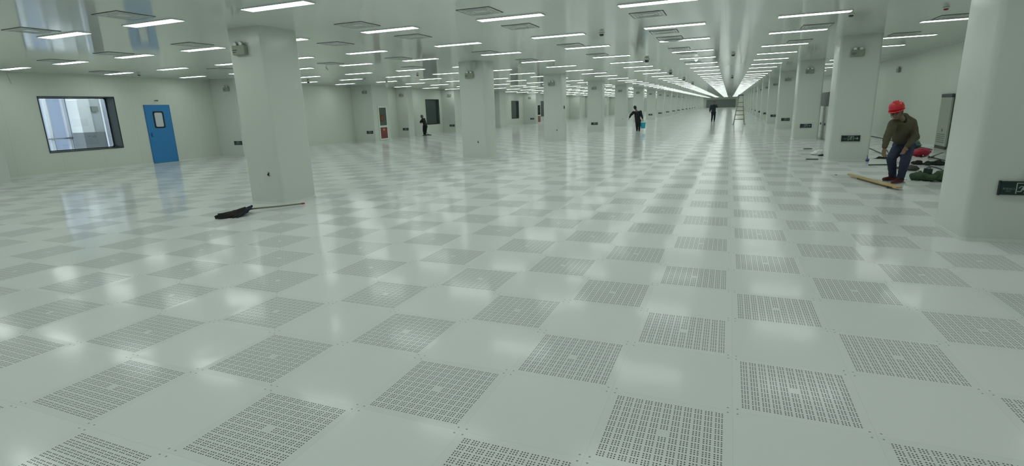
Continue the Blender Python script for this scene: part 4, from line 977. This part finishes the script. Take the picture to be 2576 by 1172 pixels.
# red bag, teal bucket, bottle
rp = ground(2312, 397)
t = thing('red_bag', 'plump red bag lying on the pinkish sheet behind the worker', 'bag', (rp.x, rp.y, 0.03), (0, 0, 0.35)); t.scale = (0.86, 0.85, 0.78)
bm = bmesh.new(); ellipsoid(bm, (0.03, 0, 0.14), (0.26, 0.16, 0.135)); ellipsoid(bm, (-0.14, 0, 0.12), (0.16, 0.15, 0.10)); capsule(bm, (0.18, 0, 0.13), (0.27, 0, 0.14), 0.08, 0.05)
rb = solid('bag_body', bm, mat('red_nylon', (0.42, 0.018, 0.05), 0.5, bump=0.2, bscale=20), t, 0.012, 3, 0.018, 9)
for v_ in rb.data.vertices: v_.co.z = max(v_.co.z, 0.0)
bm = bmesh.new(); prism(bm, [(-0.02+0.03*math.cos(a_), 0.055+0.022*math.sin(a_)) for a_ in (0.3, 1.57, 2.9, 4.2, 5.4)], lambda p, q: (p, -0.165, q), lambda p, q: (p, -0.172, q)); obj('pale_logo', bm, mat('pale_logo', (0.6, 0.45, 0.4), 0.5), t)
tp = ground(2294, 394)
t = thing('bucket', 'teal plastic bucket half hidden behind the worker\u2019s hip', 'bucket', (tp.x, tp.y, 0.0))
bm = bmesh.new(); lathe(bm, [(0.12, 0.0), (0.155, 0.28), (0.165, 0.285), (0.165, 0.30), (0.15, 0.30), (0.147, 0.28), (0.112, 0.012)], 24); obj('bucket_body', bm, mat('teal_plastic', (0.012, 0.16, 0.12), 0.4), t)
bm = bmesh.new(); tube(bm, [(0.155*math.cos(a_), 0.02, 0.28+0.13*math.sin(a_)) for a_ in [PI*k/10 for k in range(11)]], 0.006, 8); obj('bucket_handle', bm, M_alu, t)
bp_ = ground(2304, 390)
t = thing('bottle', 'grey-green rounded canister standing by the red bag', 'canister', (bp_.x, bp_.y+0.1, 0))
bm = bmesh.new(); lathe(bm, [(0.07, 0), (0.085, 0.02), (0.085, 0.30), (0.06, 0.36), (0.03, 0.38)], 20); obj('canister_body', bm, mat('grey_green_plastic', (0.10, 0.15, 0.13), 0.4), t)
bm = bmesh.new(); lathe(bm, [(0.032, 0.38), (0.032, 0.42), (0.02, 0.425)], 16); obj('canister_cap', bm, M_alu, t)
tp = ground(2278, 452)
o = obj('white_disc', (lambda b: (lathe(b, [(0.016, 0), (0.018, 0.01), (0.015, 0.02)], 16), b)[1])(bmesh.new()), mat('bright_white', (0.85, 0.87, 0.85), 0.3)); o.location = (tp.x, tp.y, 0); tag(o, 'tiny bright white disc on the floor between worker and green bag', 'disc')
tp = ground(2103, 440)
o = obj('debris_chip', (lambda b: (box(b, -0.02, 0.02, -0.01, 0.01, 0, 0.01, bev=0.003), b)[1])(bmesh.new()), M_dark); o.location = (tp.x, tp.y, 0); tag(o, 'tiny dark chip on the floor before the plank\u2019s left end', 'debris')
# white cupboards with a dark panel on top, between the second and third right pillars
t = thing('storage_cabinet', 'white cupboard with dark panel on top, glimpsed left of the second right pillar', 'cabinet', (3.25, 21.2, 0))
bm = bmesh.new(); box(bm, 0.0, 0.6, -1.6, 2.0, 0.0, 1.22, bev=0.006); obj('cabinet_body', bm, mat('cupboard_white', (0.74, 0.77, 0.73), 0.4), t)
for zz in (0.22, 0.50, 0.0):
    bm = bmesh.new(); box(bm, -0.004, 0.0, -1.55, 1.95, 0.03+zz, 0.036+zz); obj('door_seam', bm, mat('seam_grey', (0.30, 0.33, 0.30), 0.6), t)
for yy in (-0.9, 0.1, 1.05):
    bm = bmesh.new(); box(bm, -0.02, 0.0, yy-0.10, yy+0.06, 0.52, 0.60, bev=0.004); obj('latch', bm, M_dark, t)
bm = bmesh.new(); box(bm, 0.02, 0.5, -1.5, 1.0, 1.22, 1.73, bev=0.006); obj('dark_top_panel', bm, mat('dark_top', (0.10, 0.125, 0.11), 0.4), t)
# small twig-like tool near the cabinet
tp = ground(2350, 398)
t = thing('hand_tool', 'thin grey hand tool standing crossed near the tall cabinet', 'tool', (tp.x, tp.y, 0))
for a_, b_ in (((-0.12, 0, 0.01), (0.16, 0, 0.14)), ((-0.05, 0.03, 0.012), (0.05, -0.02, 0.10)), ((0.0, 0, 0.02), (-0.02, 0.02, 0.012))):
    bm = bmesh.new(); tube(bm, [a_, b_], 0.012, 6); obj('tool_bar', bm, mat('tool_grey', (0.16, 0.20, 0.17), 0.5), t)
# cables on the floor of the side bay
def cable(label, pts, r=0.012, z=0.012):
    P = [ground(u, v, z) for u, v in pts]; bm = bmesh.new(); tube(bm, P, r, 8)
    o = obj('floor_cable', bm, mat('cable_dark', (0.07, 0.085, 0.075), 0.6)); tag(o, label, 'cable')
cable('dark cable along the foot of the right wall behind the worker', [(2190, 342), (2222, 348), (2270, 360), (2312, 369), (2345, 376)])
cable('dark cable on the floor from the second right pillar toward the worker', [(2183, 371), (2200, 378), (2222, 388), (2262, 397), (2330, 392), (2378, 404)])
cable('short dark cable right of the long black cloth heap', [(2336, 418), (2355, 421), (2369, 426)])
# litter left of the second right pillar
def strip(label, u0, u1, v):
    a, b_ = ground(u0, v), ground(u1, v); bm = bmesh.new(); tube(bm, [a+Vector((0, 0, 0.012)), b_+Vector((0, 0, 0.012))], 0.013, 6)
    o = obj('dark_strip', bm, M_dark); tag(o, label, 'strip')
strip('dark metal strip on the floor left of the white plastic bag', 2021, 2043, 375)
strip('dark metal strip on the floor, nearer, before the second right pillar', 2027, 2058, 401.5)
heap('plastic_bag', 'crumpled white plastic bag left of the second right pillar', 'bag', 2047, 2080, 389, 0.16, 0.16, mat('white_bag_film', (0.74, 0.77, 0.75), 0.3), 8, n=14, lump=0.09)
heap('dark_cloth', 'small black glove by the white plastic bag', 'glove', 2060, 2078, 392, 0.05, 0.05, BK, 9, n=8, lump=0.035)

# ------------------------------------------------------------------ film scraps hanging from the ceiling
M_film = translucent('clear_film', (0.75, 0.8, 0.77), 0.5)
def scrap(x, y, z0, z1, w, label, seed, lean=0.0):
    random.seed(seed); bm = bmesh.new(); N = 8; rows = []
    for i in range(N+1):
        k = i/N; ww = w*math.sin(PI*(0.12+0.80*k)); row = []
        for j in range(9):
            a = PI*(j/8-0.5); row.append(bm.verts.new((lean*k+ww*math.sin(a)+0.01*random.random(), 0.35*ww*math.cos(a)*(1 if j % 2 else 0.6), -(z1-z0)*k)))
        rows.append(row)
    for i in range(N):
        for j in range(8): bm.faces.new((rows[i][j], rows[i][j+1], rows[i+1][j+1], rows[i+1][j])).smooth = True
    o = obj('plastic_film', bm, M_film); o.location = (x, y, z1); md = o.modifiers.new('t', 'SOLIDIFY'); md.thickness = 0.002
    tag(o, label, 'plastic film', 'protective film scraps hanging from the ceiling')
scrap(-7.20, py(1)-0.14, 2.62, H, 0.10, 'clear plastic film hanging at the top of the second left pillar', 1, -0.05)
scrap(-1.38, 10.45, 2.86, H, 0.22, 'white film bulging under a ceiling strip light left of the aisle', 2)
q = at(1308, 160, 13.2); scrap(q.x, 13.2, 2.76, H, 0.05, 'small film scrap at the end of a strip light by the third pillar', 3)
q = at(22, 200, 6.0); scrap(q.x-0.05, 6.0, q.z-0.12, H-0.02, 0.02, 'thin film strip dangling from the light at the far left', 4, 0.12)
q = at(907, 164, 12.5); scrap(q.x, 10.8, H-0.10, H, 0.03, 'thin film strip hanging from a light right of the nearest pillar', 5, 0.08)
q = at(973, 215, 18.0); scrap(q.x, 18.0, 2.60, H, 0.09, 'film scrap hanging above the fire cabinet pier', 6)
scrap(-1.2, 16.2, 2.80, H, 0.06, 'small film scrap under a farther left aisle light', 7)
